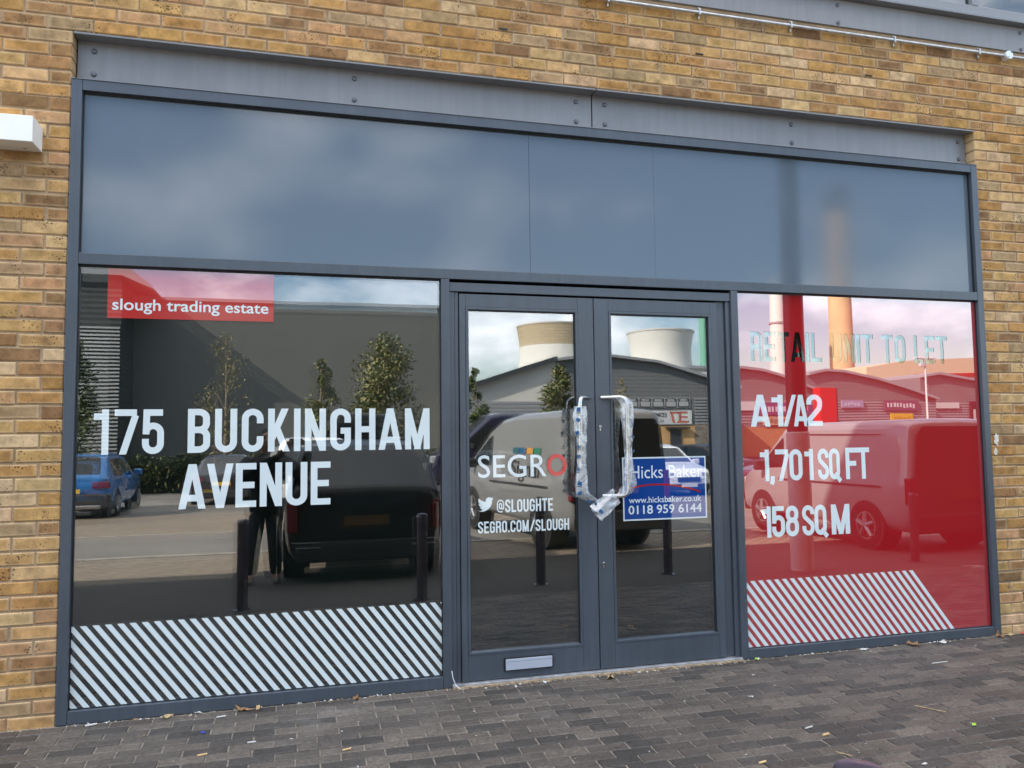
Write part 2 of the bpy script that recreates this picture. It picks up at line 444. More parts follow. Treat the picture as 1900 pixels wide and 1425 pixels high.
def glyph(ch, w, t):
    """condensed block capitals; cell height 1; returns (polygons, advance)"""
    h = t/2; r = w/2 - h; l, rr, c = h, w-h, w/2
    S = []                                # strokes: (points, closed)
    ex = 0.25
    if ch == ' ': return [], w*0.55
    if ch == 'I': S = [([(h,-ex),(h,1+ex)],0)]; w = t
    elif ch == '1': S = [([(w*0.62,-ex),(w*0.62,1+ex)],0), ([(w*0.10,0.84),(w*0.62-h,0.84)],0)]; w = w*0.62+h
    elif ch == 'U': S = [([(l,1)]+[(l,r+h)]+arc(c,r+h,r,r,180,360)+[(rr,1)],0)]
    elif ch == 'C': S = [([(rr,0.66)]+[(rr,1-h-r)]+arc(c,1-h-r,r,r,0,180)+arc(c,h+r,r,r,180,360)+[(rr,0.36)],0)]
    elif ch == 'G': S = [([(rr,0.66)]+arc(c,1-h-r,r,r,0,180)+arc(c,h+r,r,r,180,360)+[(rr,0.54)],0), ([(c,0.47),(rr+h,0.47)],0)]
    elif ch in 'OQ0':
        S = [(arc(c,1-h-r,r,r,0,180)+arc(c,h+r,r,r,180,360),1)]
        if ch == 'Q': S.append(([(c+0.02,0.20),(w+0.02,-0.06)],0))
    elif ch == 'B':
        S = [([(h,0),(h,1)],0), ([(h,1-h),(c,1-h)]+arc(c,1-h-r*0.9,r-0.01,r*0.9,90,0)+arc(c,0.52+r*0.9,r-0.01,r*0.9,0,-90)+[(h,0.52)],0), ([(h,0.52),(c,0.52)]+arc(c,0.52-r*0.9,r,r*0.9,90,0)+arc(c,h+r*0.9,r,r*0.9,0,-90)+[(h,h)],0)]
    elif ch == 'R':
        S = [([(h,0),(h,1)],0), ([(h,1-h),(c,1-h)]+arc(c,1-h-r*0.9,r,r*0.9,90,0)+arc(c,0.49+r*0.9,r,r*0.9,0,-90)+[(h,0.49)],0), ([(c+0.02,0.5),(rr,0.38),(rr,0)],0)]
    elif ch == 'K': S = [([(h,0),(h,1)],0), ([(h*1.2,0.30),(w-h*0.7,1.0+ex*0.0+0.12)],0), ([(c-0.04,0.54),(w-h*0.6+0.02,-0.12)],0)]
    elif ch == 'N': S = [([(h,0),(h,1)],0), ([(rr,0),(rr,1)],0), ([(h-0.065,1.18),(rr+0.065,-0.18)],0)]
    elif ch == 'M':
        w = w*1.26; rr = w-h; c = w/2
        S = [([(h,0),(h,1)],0), ([(rr,0),(rr,1)],0), ([(h-0.035,1.14),(c+0.035,-0.10)],0), ([(rr+0.035,1.14),(c-0.035,-0.10)],0)]
    elif ch == 'H': S = [([(h,0),(h,1)],0), ([(rr,0),(rr,1)],0), ([(h,0.5),(rr,0.5)],0)]
    elif ch == 'A':
        w = w*1.06; c = w/2
        S = [([(h*0.75-0.05,-0.22),(c+0.035,1.22)],0), ([(w-h*0.75+0.05,-0.22),(c-0.035,1.22)],0), ([(w*0.25,0.24),(w*0.75,0.24)],0)]
    elif ch == 'V':
        w = w*1.04; c = w/2
        S = [([(h*0.75-0.05,1.22),(c+0.035,-0.22)],0), ([(w-h*0.75+0.05,1.22),(c-0.035,-0.22)],0)]
    elif ch == 'E': S = [([(h,0),(h,1)],0)] + [([(h,z),(w*0.92,z)],0) for z in (h,1-h)] + [([(h,0.5),(w*0.84,0.5)],0)]; w *= 0.92
    elif ch == 'F': S = [([(h,0),(h,1)],0), ([(h,1-h),(w*0.92,1-h)],0), ([(h,0.5),(w*0.84,0.5)],0)]; w *= 0.92
    elif ch == 'L': S = [([(h,0),(h,1)],0), ([(h,h),(w*0.88,h)],0)]; w *= 0.88
    elif ch == 'T': S = [([(c,0),(c,1)],0), ([(0.0,1-h),(w,1-h)],0)]
    elif ch == 'S': S = [([(rr,0.70)]+arc(c,1-h-r,r,r,0,180)+[(l,0.70),(l+0.03,0.62),(rr-0.03,0.38),(rr,0.30)]+arc(c,h+r,r,r,0,-180)+[(l,0.32)],0)]
    elif ch == '2': S = [([(l,0.68)]+arc(c,1-h-r,r,r,180,0)+[(rr,0.68),(rr-0.03,0.55),(l+0.01,0.20),(l,h)],0), ([(0,h),(w,h)],0)]
    elif ch == '5': S = [([(w*0.94,1-h),(h*1.3,1-h),(h*1.15,0.44)],0), ([(h*1.2,0.50)]+[(l+0.03,0.56)]+arc(c,0.63-r,r,r,130,0)+arc(c,h+r,r,r,0,-180)+[(l,0.34)],0)]
    elif ch == '7': S = [([(0,1-h),(w,1-h)],0), ([(w-h*0.9+0.04,1.0-t*0.9),(w*0.36-0.05,-0.2)],0)]
    elif ch == '8': S = [(arc(c,1-h-r*0.95,r*0.95,r*0.95,-0,180)+arc(c,0.53+r*0.9,r*0.95,r*0.9,180,360),1), (arc(c,0.53-r*0.95,r,r*0.95,0,180)+arc(c,h+r,r,r,180,360),1)]
    elif ch == '/': S = [([(h*0.8-0.05,-0.2),(w*0.95+0.05,1.2)],0)]
    elif ch == '.': S = [([(h,0),(h,t)],0)]; w = t
    elif ch == ',': S = [([(h,t),(h,0.0),(h*0.4,-0.10)],0)]; w = t
    elif ch == '-': S = [([(0,0.45),(w*0.6,0.45)],0)]; w *= 0.6
    elif ch == '@':
        w = w*1.35; c = w/2; R0 = w/2-h*0.6
        S = [([(c+R0*0.55,0.02)]+arc(c,h*0.6+R0,R0,R0,-65,-180)+arc(c,1-h*0.6-R0,R0,R0,180,0)+[(w-h*0.6,0.42)]+arc(w-h*0.6-0.09,0.36,0.09,0.09,0,-180),0), (arc(c,0.58,w*0.17,0.12,0,180)+arc(c,0.42,w*0.17,0.12,180,360),1)]
        polys = []
        for i, (pts, cl) in enumerate(S): polys += [clipz(q, -0.05, 1.05) for q in ribbon(pts, t*0.62, cl)]
        return polys, w
    polys = []
    lo_ = -0.12 if ch in ',Q' else 0.0
    for pts, cl in S:
        for q in ribbon(pts, t, cl):
            q = clipz(q, lo_, 1.0)
            if len(q) > 2: polys.append(q)
    return polys, w

def inside(p, q):
    r = False
    for i in range(len(q)):
        a, b = q[i-1], q[i]
        if (a.y > p.y) != (b.y > p.y) and p.x < (b.x-a.x)*(p.y-a.y)/(b.y-a.y) + a.x: r = not r
    return r

def union_faces(polys, hole_of=None):
    """triangles of the union of polygons (or of 'hole_of' minus that union), without overlaps"""
    vs = []; ed = []
    for q in polys + ([hole_of] if hole_of else []):
        b = len(vs); vs += [Vector((p.x, p.y)) for p in q]
        ed += [(b+i, b+(i+1) % len(q)) for i in range(len(q))]
    r = delaunay_2d_cdt(vs, ed, [], 0, 1e-5)
    tri = []
    bb = [(min(p.x for p in q), max(p.x for p in q), q) for q in polys]
    for f in r[2]:
        c = sum((r[0][k] for k in f), Vector((0, 0))) / len(f)
        hit = any(a <= c.x <= b and inside(c, q) for a, b, q in bb)
        if hole_of: hit = not hit and inside(c, hole_of)
        if hit: tri.append(tuple(f))
    return r[0], tri

def caps(mb, text, x0, x1, z0, z1, y, w=0.50, t=0.155, gap=0.075, sp=None, c=None):
    """block lettering fitted between x0..x1, baseline z0, cap height z1-z0, on the plane y"""
    items = []; x = 0.0
    for ch in text:
        pl, adv = glyph(ch, w, t)
        if ch == ' ': x += (sp if sp is not None else 0.30); continue
        items.append((pl, x)); x += adv + gap
    tot = x - gap
    sx = (x1-x0)/tot; sz = z1-z0
    for pl, ox in items:
        v2, tri = union_faces([[Vector((p.x+ox, p.y)) for p in q] for q in pl])
        mb.add([(x0+p.x*sx, y, z0+p.y*sz) for p in v2], tri, c)

def text_mesh(body, bold=0.0):
    cu = bpy.data.curves.new('lettering', 'FONT'); cu.body = body; cu.size = 1.0; cu.offset = bold; cu.resolution_u = 4
    cu.fill_mode = 'FRONT'
    o = bpy.data.objects.new('lettering', cu); col.objects.link(o)
    bpy.context.view_layer.update()
    dg = bpy.context.evaluated_depsgraph_get()
    me = bpy.data.meshes.new_from_object(o.evaluated_get(dg))
    vs = [v.co.copy() for v in me.vertices]; fs = [tuple(p.vertices) for p in me.polygons]
    bpy.data.objects.remove(o); bpy.data.meshes.remove(me); bpy.data.curves.remove(cu)
    return vs, fs

def words(mb, body, x0, x1, z0, z1, fn, ref='x', bold=0.0, c=None):
    """sans lettering fitted to x0..x1; z0 baseline, z1 top of the letters; fn maps (u, z) to a point"""
    vs, fs = text_mesh(body, bold)
    a = min(v.x for v in vs); b = max(v.x for v in vs); top = max(v.y for v in vs)
    sx = (x1-x0)/(b-a); sz = (z1-z0)/top
    mb.add([fn(x0+(v.x-a)*sx, z0+v.y*sz) for v in vs], fs, c)

# ------------------------------------------------------------------ the building (setting in code)
YB = 0.012                     # brick face plane
W = 5.992; H = 3.39; LT = 3.66
bld = empty('brick_building', (0, 0.0, 0))
tag(bld, 'yellow stock brick commercial building behind the glazed shop front', 'building')

PAL = [((0.47,0.260,0.090),6), ((0.51,0.305,0.120),5), ((0.42,0.222,0.076),3.8), ((0.56,0.360,0.168),3.4), ((0.35,0.192,0.082),3.0), ((0.58,0.395,0.215),1.6), ((0.48,0.270,0.130),2), ((0.39,0.26,0.135),1.6), ((0.27,0.150,0.070),1.5)]
def pick():
    r = rnd.random() * sum(k for _, k in PAL)
    for c_, k in PAL:
        r -= k
        if r <= 0: break
    f = rnd.uniform(0.88, 1.08)
    return tuple(min(0.9, q*f*rnd.uniform(0.97,1.03)) for q in c_)
wall_mb = MB()
def brick(x0, x1, z0, z1, yb=YB, depth=0.10):
    if x1 - x0 < 0.03: return
    c_ = pick(); b = 0.0045
    j = rnd.uniform(-0.0022, 0.0022)
    q = [rnd.uniform(-0.0022, 0.0022) for _ in range(6)]
    x0 += q[0]; x1 += q[1]; z0 += q[2]; z1 += q[3]
    y = yb + j
    o = [(x0,y+b,z0),(x1,y+b,z0+q[4]),(x1,y+b,z1+q[4]),(x0,y+b,z1)]
    i_ = [(x0+b,y,z0+b),(x1-b,y,z0+b+q[4]),(x1-b,y,z1-b+q[4]),(x0+b,y,z1-b)]
    k = [(x0,yb+depth,z0),(x1,yb+depth,z0),(x1,yb+depth,z1),(x0,yb+depth,z1)]
    fs = [(4,5,6,7)] + [(a,(a+1)%4,4+(a+1)%4,4+a) for a in range(4)] + [(8+a,8+(a+1)%4,(a+1)%4,a) for a in range(4)]
    su = (x1-x0)/0.215
    ui = [(0.03,0.05),(0.97,0.05),(0.97,0.95),(0.03,0.95)]; uo = [(0,0),(1,0),(1,1),(0,1)]
    if rnd.random() < 0.35: ui = [(0.25,0.3),(0.75,0.3),(0.75,0.7),(0.25,0.7)]
    uvs = [ui] + [[uo[a],uo[(a+1)%4],ui[(a+1)%4],ui[a]] for a in range(4)] + [[uo[a],uo[(a+1)%4],uo[(a+1)%4],uo[a]] for a in range(4)]
    wall_mb.add(o+i_+k, fs, c_, uvs)
XL, XR, ZT = -1.8, 8.1, 4.27
zc = LT - 49*0.075
ci = 0
while zc < ZT - 0.01:
    z0 = zc + 0.005; z1 = zc + 0.070
    if z1 > ZT: z1 = ZT
    odd = ci % 2
    if zc < LT - 0.01:
        x = -0.004; first = 0.1025 if odd else 0.215
        while x > XL:
            ww = first; first = 0.215
            brick(max(XL, x-ww), x, z0, z1); x -= ww + 0.010
        x = W + 0.004; first = 0.215 if odd else 0.1025
        while x < XR:
            ww = first; first = 0.215
            brick(x, min(XR, x+ww), z0, z1); x += ww + 0.010
    else:
        x = XL + (0.1125 if odd else 0.0) - 0.009
        if odd: brick(XL, x-0.01, z0, z1)
        while x < XR:
            brick(max(x, XL), min(XR, x+0.215), z0, z1); x += 0.225
    zc += 0.075; ci += 1
wall_mb.build('brick_wall', M['brick'], bld)
mo = MB()
mo.box(XL, -0.010, YB+0.0085, YB+0.11, -0.05, LT+0.001)
mo.box(W+0.010, XR, YB+0.0085, YB+0.11, -0.05, LT+0.001)
mo.box(XL, XR, YB+0.0085, YB+0.11, LT+0.004, ZT)
mo.build('mortar_bed', M['mortar'], bld)
M['brickflat'] = flat_brick_mat('brick_far', (0.42,0.26,0.10), (0.34,0.2,0.08), (0.4,0.28,0.16))
# the rest of the facade, out of the frame: side walls and the storeys above, which cast the shade
BH = 10.6
sb = MB()
sb.box(-36, XL-0.004, YB+0.002, 14, -0.05, BH)
sb.box(XR+0.004, 30, YB+0.002, 14, -0.05, BH)
sb.box(XL-0.003, XR+0.003, YB+0.004, 14, 6.4, BH)
sb.box(XL-0.003, XR+0.003, 6.0, 14, -0.05, 6.39)
sb.build('outer_wall', M['brickflat'], bld)
rf = MB(); rf.box(-36.2, 30.2, -0.05, 14.2, BH+0.002, BH+0.25); rf.build('roof', M['upfascia'], bld)
for (wx, wz) in ((2.42, 3.975), (3.775, 3.975), (5.11, 3.975)):
    wp = MB(); wp.box(wx-0.045, wx+0.012, YB-0.0035, YB+0.004, wz-0.006, wz+0.004); wp.build('weep_slot', M['black'], bld)
# lintel fascia: two folded plates with bolts
for (xa, xb, bolts) in ((0.003, 3.010, (0.086, 1.498, 2.905)), (3.018, W-0.003, (3.103, 4.500, 5.924))):
    f = MB()
    f.box(xa, xb, 0.092, 0.104, H+0.004, LT-0.010)
    f.box(xa, xb, 0.004, 0.091, LT-0.014, LT-0.006)
    f.box(xa, xb, 0.002, 0.008, LT-0.017, LT-0.0145)
    fo = f.build('lintel_plate', M['fascia'], bld, bevel=0.0015)
    for bx in bolts:
        for bz in (3.592, 3.462):
            b = MB(); b.lathe([(0.0145,0.0915),(0.0145,0.087),(0.011,0.083),(0.004,0.0815),(0.0,0.0812)], bx, bz, 16, 'y')
            b.build('bolt', M['bolt'], fo, smooth=True)
sf = MB()
sf.box(0.001, W-0.001, 0.1045, 0.2, H+0.002, LT-0.002)
sf.build('lintel_backing', M['black'], bld)
# upper fascia, sill and window strip
for (xa, xb) in ((XL, 2.6), (2.604, XR)):
    f = MB(); f.box(xa, xb, -0.016, 0.03, 4.292, 4.486); fo = f.build('upper_fascia', M['upfascia'], bld, bevel=0.002)
    for bx in ([0.4, 1.6] if xa < 0 else [3.2, 4.835, 6.45, 7.7]):
        for bz in (4.443, 4.316):
            b = MB(); b.lathe([(0.014,-0.0165),(0.014,-0.021),(0.008,-0.0245),(0,-0.025)], bx, bz, 14, 'y'); b.build('bolt', M['bolt'], fo, smooth=True)
f = MB(); f.box(XL, XR, 0.0, 0.10, 4.272, 4.2915); f.build('wall_batten', M['mortar'], bld)
f = MB(); f.box(XL, XR, -0.075, 0.05, 4.487, 4.506); f.build('window_sill', M['fascia'], bld, bevel=0.002)
f = MB()
f.box(XL, XR, -0.030, 0.03, 4.530, 4.595); f.box(XL, XR, -0.030, 0.03, 6.28, 6.36)
mull = [XL+0.05, 0.43, 2.3, 4.16, 6.03, 7.9]
for mx_ in mull: f.box(mx_-0.03, mx_+0.03, -0.0325, 0.03, 4.596, 6.279)
f.box(XL, XR, -0.022, 0.05, 4.507, 4.529)
fo = f.build('upper_window', mat('window_frame_grey', (0.24,0.245,0.25), 0.4), bld, bevel=0.003)
M['upglass'] = glass_mat('upper_pane', 0.13, under=(0.018, 0.03, 0.03))
for a, b_ in zip(mull[:-1], mull[1:]):
    g = MB(); g.box(a+0.035, b_-0.035, 0.0, 0.02, 4.597, 6.278); g.build('pane', M['upglass'], fo)

# ------------------------------------------------------------------ the shop front
shop = empty('shopfront', (0, 0, 0))
tag(shop, 'dark grey aluminium shop front with glazed double doors and vinyl lettering', 'shop front')
fr = MB()
D = 0.085
fr.box(0.0, 0.052, 0, D, 0.0, H)                       # outer stiles
fr.box(W-0.052, W, 0, D, 0.0, H)
fr.box(0.0535, W-0.0535, 0.001, D, 3.332, H)           # head
fr.box(0.0535, W-0.0535, 0.001, D, 2.384, 2.444)       # transom
fr.box(2.0, 2.050, 0.002, D, 0.0, 2.3825)              # mullions
fr.box(3.930, 3.980, 0.002, D, 0.0, 2.3825)
fr.box(0.0535, 1.9985, 0.001, D, 0.0, 0.066)           # bottom rails
fr.box(3.9815, W-0.0535, 0.001, D, 0.0, 0.060)
fr.box(2.0515, 3.9285, 0.012, D, 2.312, 2.366)         # door head
fr.box(2.0515, 2.082, 0.022, D, 0.02, 2.311)           # door jambs
fr.box(2.084, 2.108, 0.030, D, 0.02, 2.311)
fr.box(3.898, 3.9285, 0.022, D, 0.02, 2.311)
fr.box(3.832, 3.896, 0.040, D, 0.02, 2.311)
fr.build('frame', M['frame'], shop, bevel=0.002)
ba = MB()                                               # flashing on top of the frame
ba.box(-0.004, W+0.004, -0.004, 0.09, H+0.0005, H+0.0035)
ba.build('head_flashing', M['fascia'], shop)
gk = MB()
def gasket(x0, x1, z0, z1, y=0.026, w=0.008):
    gk.box(x0, x1, y, y+0.012, z1-w, z1); gk.box(x0, x1, y, y+0.012, z0, z0+w*0.5)
    gk.box(x0, x0+w*0.5, y, y+0.012, z0+w*0.5+.0005, z1-w-.0005); gk.box(x1-w*0.5, x1, y, y+0.012, z0+w*0.5+.0005, z1-w-.0005)
gasket(0.0525, 1.9995, 0.0665, 2.3835); gasket(3.9805, W-0.0525, 0.0605, 2.3835); gasket(0.0525, W-0.0525, 2.4445, 3.3315)
gk.build('gasket', M['gasket'], shop)
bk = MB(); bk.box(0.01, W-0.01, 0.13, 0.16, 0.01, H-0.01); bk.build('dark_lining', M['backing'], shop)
th = MB(); th.box(2.052, 3.929, -0.008, 0.05, 0.0, 0.017); th.build('threshold', M['threshold'], shop, bevel=0.003)
gr = MB(); 
for i in range(90):
    xx = 2.052 + i*0.02086
    gr.box(xx, xx+0.0208, -0.028-rnd.uniform(0,0.010), -0.0085, -0.01, 0.004+rnd.uniform(0,0.004))
gr.build('threshold_bedding', M['grout'], shop)
# spandrel panel: satin coated sheet that mirrors the sky softly
def spandrel_mat():
    mt = glass_mat('spandrel_coating', 0.055, under=(0.107, 0.136, 0.168), rough=0.085, wave=0.002, wscale=0.8)
    t = mt.node_tree; N = t.nodes.new
    df = [n for n in t.nodes if n.type == 'BSDF_DIFFUSE'][0]; gl = [n for n in t.nodes if n.type == 'BSDF_GLOSSY'][0]
    g = N('ShaderNodeTexCoord'); n = N('ShaderNodeTexNoise'); n.inputs['Scale'].default_value = 4; n.inputs['Detail'].default_value = 8; n.inputs['Roughness'].default_value = 0.7
    r = N('ShaderNodeMapRange'); r.inputs['From Min'].default_value = 0.5; r.inputs['From Max'].default_value = 0.8; r.inputs['To Min'].default_value = 0.075; r.inputs['To Max'].default_value = 0.16
    t.links.new(g.outputs['Object'], n.inputs['Vector']); t.links.new(n.outputs['Fac'], r.inputs['Value']); t.links.new(r.outputs['Result'], gl.inputs['Roughness'])
    return mt
M['spandrel'] = spandrel_mat()
for a, b_ in ((0.054, 2.5655), (2.5675, 3.4125), (3.4135, W-0.054)):
    s_ = MB(); s_.box(a, b_, 0.038, 0.05, 2.4455, 3.3305); s_.build('spandrel_panel', M['spandrel'], shop)

def pane_pair(x0, x1, z0, z1, parent, yo, yi, tilt, roll, fo_, fi_, wave, seed, name='window_pane'):
    xc, zc_ = (x0+x1)/2, (z0+z1)/2
    a = MB(); a.quad((x0-xc,0,z0-zc_),(x1-xc,0,z0-zc_),(x1-xc,0,z1-zc_),(x0-xc,0,z1-zc_))
    o = a.build(name, glass_mat('outer_pane', fo_, tint=(0.93,0.96,0.95), wave=wave, seed=seed), parent)
    o.location = (xc, yo, zc_)
    b = MB(); b.quad((x0-xc,0,z0-zc_),(x1-xc,0,z0-zc_),(x1-xc,0,z1-zc_),(x0-xc,0,z1-zc_))
    i_ = b.build('inner_pane', glass_mat('inner_pane', fi_, tint=(0.95,0.97,0.96), wave=wave*1.3, seed=seed+5), o)
    i_.location = (0, yi-yo, 0)
    i_.rotation_euler = (R(roll), 0, R(tilt))
    return o
YV = 0.080                                               # measuring plane of the vinyl graphics
KV = (4.59855 + 0.033) / (4.59855 + YV)
def vx(x): return 1.17525 + (x - 1.17525) / KV
def on_glass(mb):                                        # move the graphics from the measuring plane to the outer glass face
    mb.v = [(1.17525 + (p[0]-1.17525)*KV, 0.033 + (p[1]-YV)*0.5, 1.43172 + (p[2]-1.43172)*KV) for p in mb.v]
VD = MB                                                 # (vinyl meshes)
def child(mb, name, mt, pane, **k):
    on_glass(mb)
    o = mb.build(name, mt, None, **k)
    o.parent = pane
    o.matrix_parent_inverse = Matrix.Translation(pane.location).inverted()
    return o

# left window
pl = pane_pair(0.0535, 1.9985, 0.067, 2.383, shop, 0.036, 0.056, 0.36, -0.30, 0.20, 0.095, 0.0006, 1.0)
v = MB(); caps(v, '175', 0.117, 0.477, 1.370, 1.613, YV, w=0.47, t=0.145, gap=0.12)
caps(v, 'BUCKINGHAM', 0.598, 1.939, 1.373, 1.615, YV, w=0.47, t=0.145, gap=0.10)
caps(v, 'AVENUE', 0.562, 1.365, 1.067, 1.311, YV, w=0.47, t=0.145, gap=0.075)
child(v, 'address_lettering', M['vinyl'], pl)
v = MB()
for k in range(-6, 33):                                  # diagonal stripes
    xa = 0.084 + k*0.0597; dx = 0.33
    q = [Vector((xa, 0.475)), Vector((xa+0.031, 0.475)), Vector((xa+0.031+dx, 0.050)), Vector((xa+dx, 0.050))]
    # clip to the pane in x
    q = [Vector((p.y, p.x)) for p in q]; q = clipz(q, vx(0.0545), vx(1.9975)); q = [Vector((p.y, p.x)) for p in q]
    if len(q) > 2: v.add([(p.x, YV, p.y) for p in q], [tuple(range(len(q)))])
child(v, 'diagonal_stripes', M['vinyl'], pl)
v = MB(); v.box(0.182, 1.045, YV, YV+0.001, 2.110, 2.382)
rp = child(v, 'red_panel', M['vinyl_red2'], pl)
v = MB(); words(v, 'slough trading estate', 0.206, 1.017, 2.156, 2.217, lambda u, z: (u, YV-0.0012, z), bold=0.012)
child(v, 'panel_lettering', M['vinyl'], pl)

# right window: red film, with the top line cut out of it
pr = pane_pair(3.9815, W-0.0535, 0.061, 2.383, shop, 0.036, 0.056, 0.42, -0.22, 0.25, 0.13, 0.0006, 3.0)
polys = []
x = 0.0; lay = []
for ch in 'RETAIL UNIT TO LET':
    if ch == ' ': x += 0.30; continue
    plg, adv = glyph(ch, 0.50, 0.155); lay.append((plg, x)); x += adv + 0.075
sx = (5.722-4.111)/(x-0.075)
for plg, ox in lay: polys += [[Vector((4.111+(p.x+ox)*sx, 1.925+p.y*0.203)) for p in q] for q in plg]
rect = [Vector((vx(3.9825),0.045)), Vector((vx(5.939),0.045)), Vector((vx(5.939),2.391)), Vector((vx(3.9825),2.391))]
v2_, tri = union_faces(polys, rect)
v = MB(); v.add([(p.x, YV+0.002, p.y) for p in v2_], tri)
child(v, 'red_film', M['vinyl_red'], pr)
v = MB()
caps(v, 'A1', 4.103, 4.345, 1.486, 1.700, YV, gap=0.02); caps(v, '/A', 4.345, 4.535, 1.486, 1.700, YV, gap=-0.06); caps(v, '2', 4.528, 4.653, 1.488, 1.702, YV)
child(v, 'class_lettering', M['vinyl'], pr)
v = MB(); caps(v, '1,701', 4.146, 4.565, 1.122, 1.332, YV, gap=0.04); caps(v, 'SQ', 4.600, 4.775, 1.121, 1.333, YV, gap=0.01); caps(v, 'FT', 4.822, 5.017, 1.120, 1.335, YV, gap=0.00)
child(v, 'square_feet_lettering', M['vinyl'], pr)
v = MB(); caps(v, '158', 4.146, 4.435, 0.751, 0.955, YV, gap=0.03); caps(v, 'SQ', 4.462, 4.652, 0.751, 0.954, YV, gap=0.01); caps(v, 'M', 4.690, 4.837, 0.750, 0.952, YV)
child(v, 'square_metres_lettering', M['vinyl'], pr)
v = MB()
for k in range(-7, 22):
    xa = 4.052 + k*0.0595; dx = 0.333
    q = [Vector((0.475, xa)), Vector((0.475, xa+0.031)), Vector((0.048, xa+0.031+dx)), Vector((0.048, xa+dx))]
    q = clipz(q, vx(3.984), 5.80); q = [Vector((p.y, p.x)) for p in q]
    if len(q) > 2: v.add([(p.x, YV, p.y) for p in q], [tuple(range(len(q)))])
child(v, 'diagonal_stripes', M['vinyl'], pr)

# doors (leaf > glass, lettering, lock, letter plate)
def leaf(x0, x1, gx0, gx1, seed):
    d = MB()
    z0, z1, g0, g1 = 0.022, 2.300, 0.168, 2.222
    ya, yb = 0.018, 0.075
    d.box(x0, gx0, ya, yb, z0, z1); d.box(gx1, x1, ya, yb, z0, z1)
    d.box(gx0+.0006, gx1-.0006, ya+.0006, yb, z0, g0); d.box(gx0+.0006, gx1-.0006, ya+.0006, yb, g1, z1)
    b = 0.016                                             # glazing beads
    d.box(gx0+.001, gx1-.001, ya-0.003, yb-.01, g1-b, g1-.001); d.box(gx0+.001, gx1-.001, ya-.003, yb-.01, g0+.001, g0+b)
    d.box(gx0+.001, gx0+b, ya-.0035, yb-.01, g0+b+.0006, g1-b-.0006); d.box(gx1-b, gx1-.001, ya-.0035, yb-.01, g0+b+.0006, g1-b-.0006)
    o = d.build('door', M['frame'], shop, bevel=0.0018)
    k = MB()
    k.box(gx0+b, gx1-b, 0.024, 0.034, g1-b-0.006, g1-b); k.box(gx0+b, gx0+b+0.004, 0.024, 0.034, g0+b, g1-b-.0065); k.box(gx1-b-0.004, gx1-b, 0.024, 0.034, g0+b, g1-b-.0065)
    k.build('gasket', M['gasket'], o)
    a = MB(); xc, zc_ = (gx0+gx1)/2, (g0+g1)/2; hx, hz = (gx1-gx0)/2-0.012, (g1-g0)/2-0.012
    a.quad((-hx,0,-hz),(hx,0,-hz),(hx,0,hz),(-hx,0,hz))
    p = a.build('door_glass', glass_mat('door_outer_pane', 0.215, tint=(0.93,0.96,0.95), wave=0.0005, seed=seed), o); p.location = (xc, 0.036, zc_)
    a = MB(); a.quad((-hx,0,-hz),(hx,0,-hz),(hx,0,hz),(-hx,0,hz))
    p2 = a.build('inner_pane', glass_mat('door_inner_pane', 0.06, tint=(0.95,0.97,0.96), wave=0.0006, seed=seed+2), o); p2.location = (xc, 0.055, zc_); p2.rotation_euler = (R(0.05), 0, R(0.10))
    return o
dl = leaf(2.112, 2.9655, 2.149, 2.862, 7.0)
dr = leaf(2.9715, 3.829, 3.068, 3.784, 9.0)
tag(dl); 
v = MB(); words(v, 'SEGR', 2.231, 2.664, 1.196, 1.330, lambda u, z: (u, YV, z), bold=0.004); on_glass(v); v.build('estate_lettering', M['vinyl'], dl)
v = MB()
for q in ribbon([(2.732+0.052*math.cos(a*math.pi/24), 1.262+0.056*math.sin(a*math.pi/24)) for a in range(48)], 0.024, True):
    v.add([(p.x, YV, p.y) for p in q], [(0,1,2,3)])
on_glass(v); v.build('red_ring', M['vinyl_ring'], dl)
v = MB(); caps(v, '@SLOUGHTE', 2.346, 2.702, 0.983, 1.060, YV, gap=0.09); on_glass(v); v.build('handle_lettering', M['vinyl'], dl)
v = MB(); caps(v, 'SEGRO.COM/SLOUGH', 2.228, 2.805, 0.863, 0.933, YV, gap=0.09)
on_glass(v); v.build('web_lettering', M['vinyl'], dl)
bird = [(0.0,0.10),(0.16,0.06),(0.30,0.14),(0.20,0.20),(0.12,0.30),(0.22,0.30),(0.08,0.40),(0.05,0.52),(0.14,0.49),(0.05,0.60),(0.03,0.76),(0.07,0.86),(0.20,0.74),(0.36,0.66),(0.50,0.63),(0.50,0.74),(0.55,0.85),(0.64,0.92),(0.75,0.92),(0.83,0.87),(0.97,0.93),(0.90,0.82),(1.0,0.83),(0.90,0.73),(0.89,0.56),(0.82,0.36),(0.68,0.18),(0.50,0.07),(0.30,0.02),(0.14,0.04)]
v = MB(); v.add([(2.228+a*0.098, YV, 0.990+b*0.095) for a, b in bird], [tuple(range(len(bird)))]); on_glass(v); v.build('bird_emblem', M['vinyl'], dl)
def cylinder_lock(x, z, par):
    b = MB(); b.lathe([(0.0085,0.0175),(0.0085,0.013),(0.006,0.0125),(0,0.0125)], x, z+0.008, 16, 'y'); b.box(x-0.0045, x+0.0045, 0.0135, 0.0175, z-0.018, z+0.003)
    b.build('cylinder_lock', M['steel'], par)
    k = MB(); k.box(x-0.001, x+0.001, 0.0122, 0.0126, z+0.002, z+0.012); k.build('keyhole', M['black'], par)
cylinder_lock(2.998, 1.487, dr); cylinder_lock(3.002, 0.648, dr)
lp = MB()
lp.box(2.362, 2.664, 0.006, 0.0175, 0.064, 0.139); lp.build('letter_plate_surround', M['black'], dl, bevel=0.002)
lp = MB(); lp.box(2.370, 2.656, 0.000, 0.0055, 0.070, 0.116); lp.box(2.370, 2.656, -0.001, 0.0055, 0.1175, 0.133)
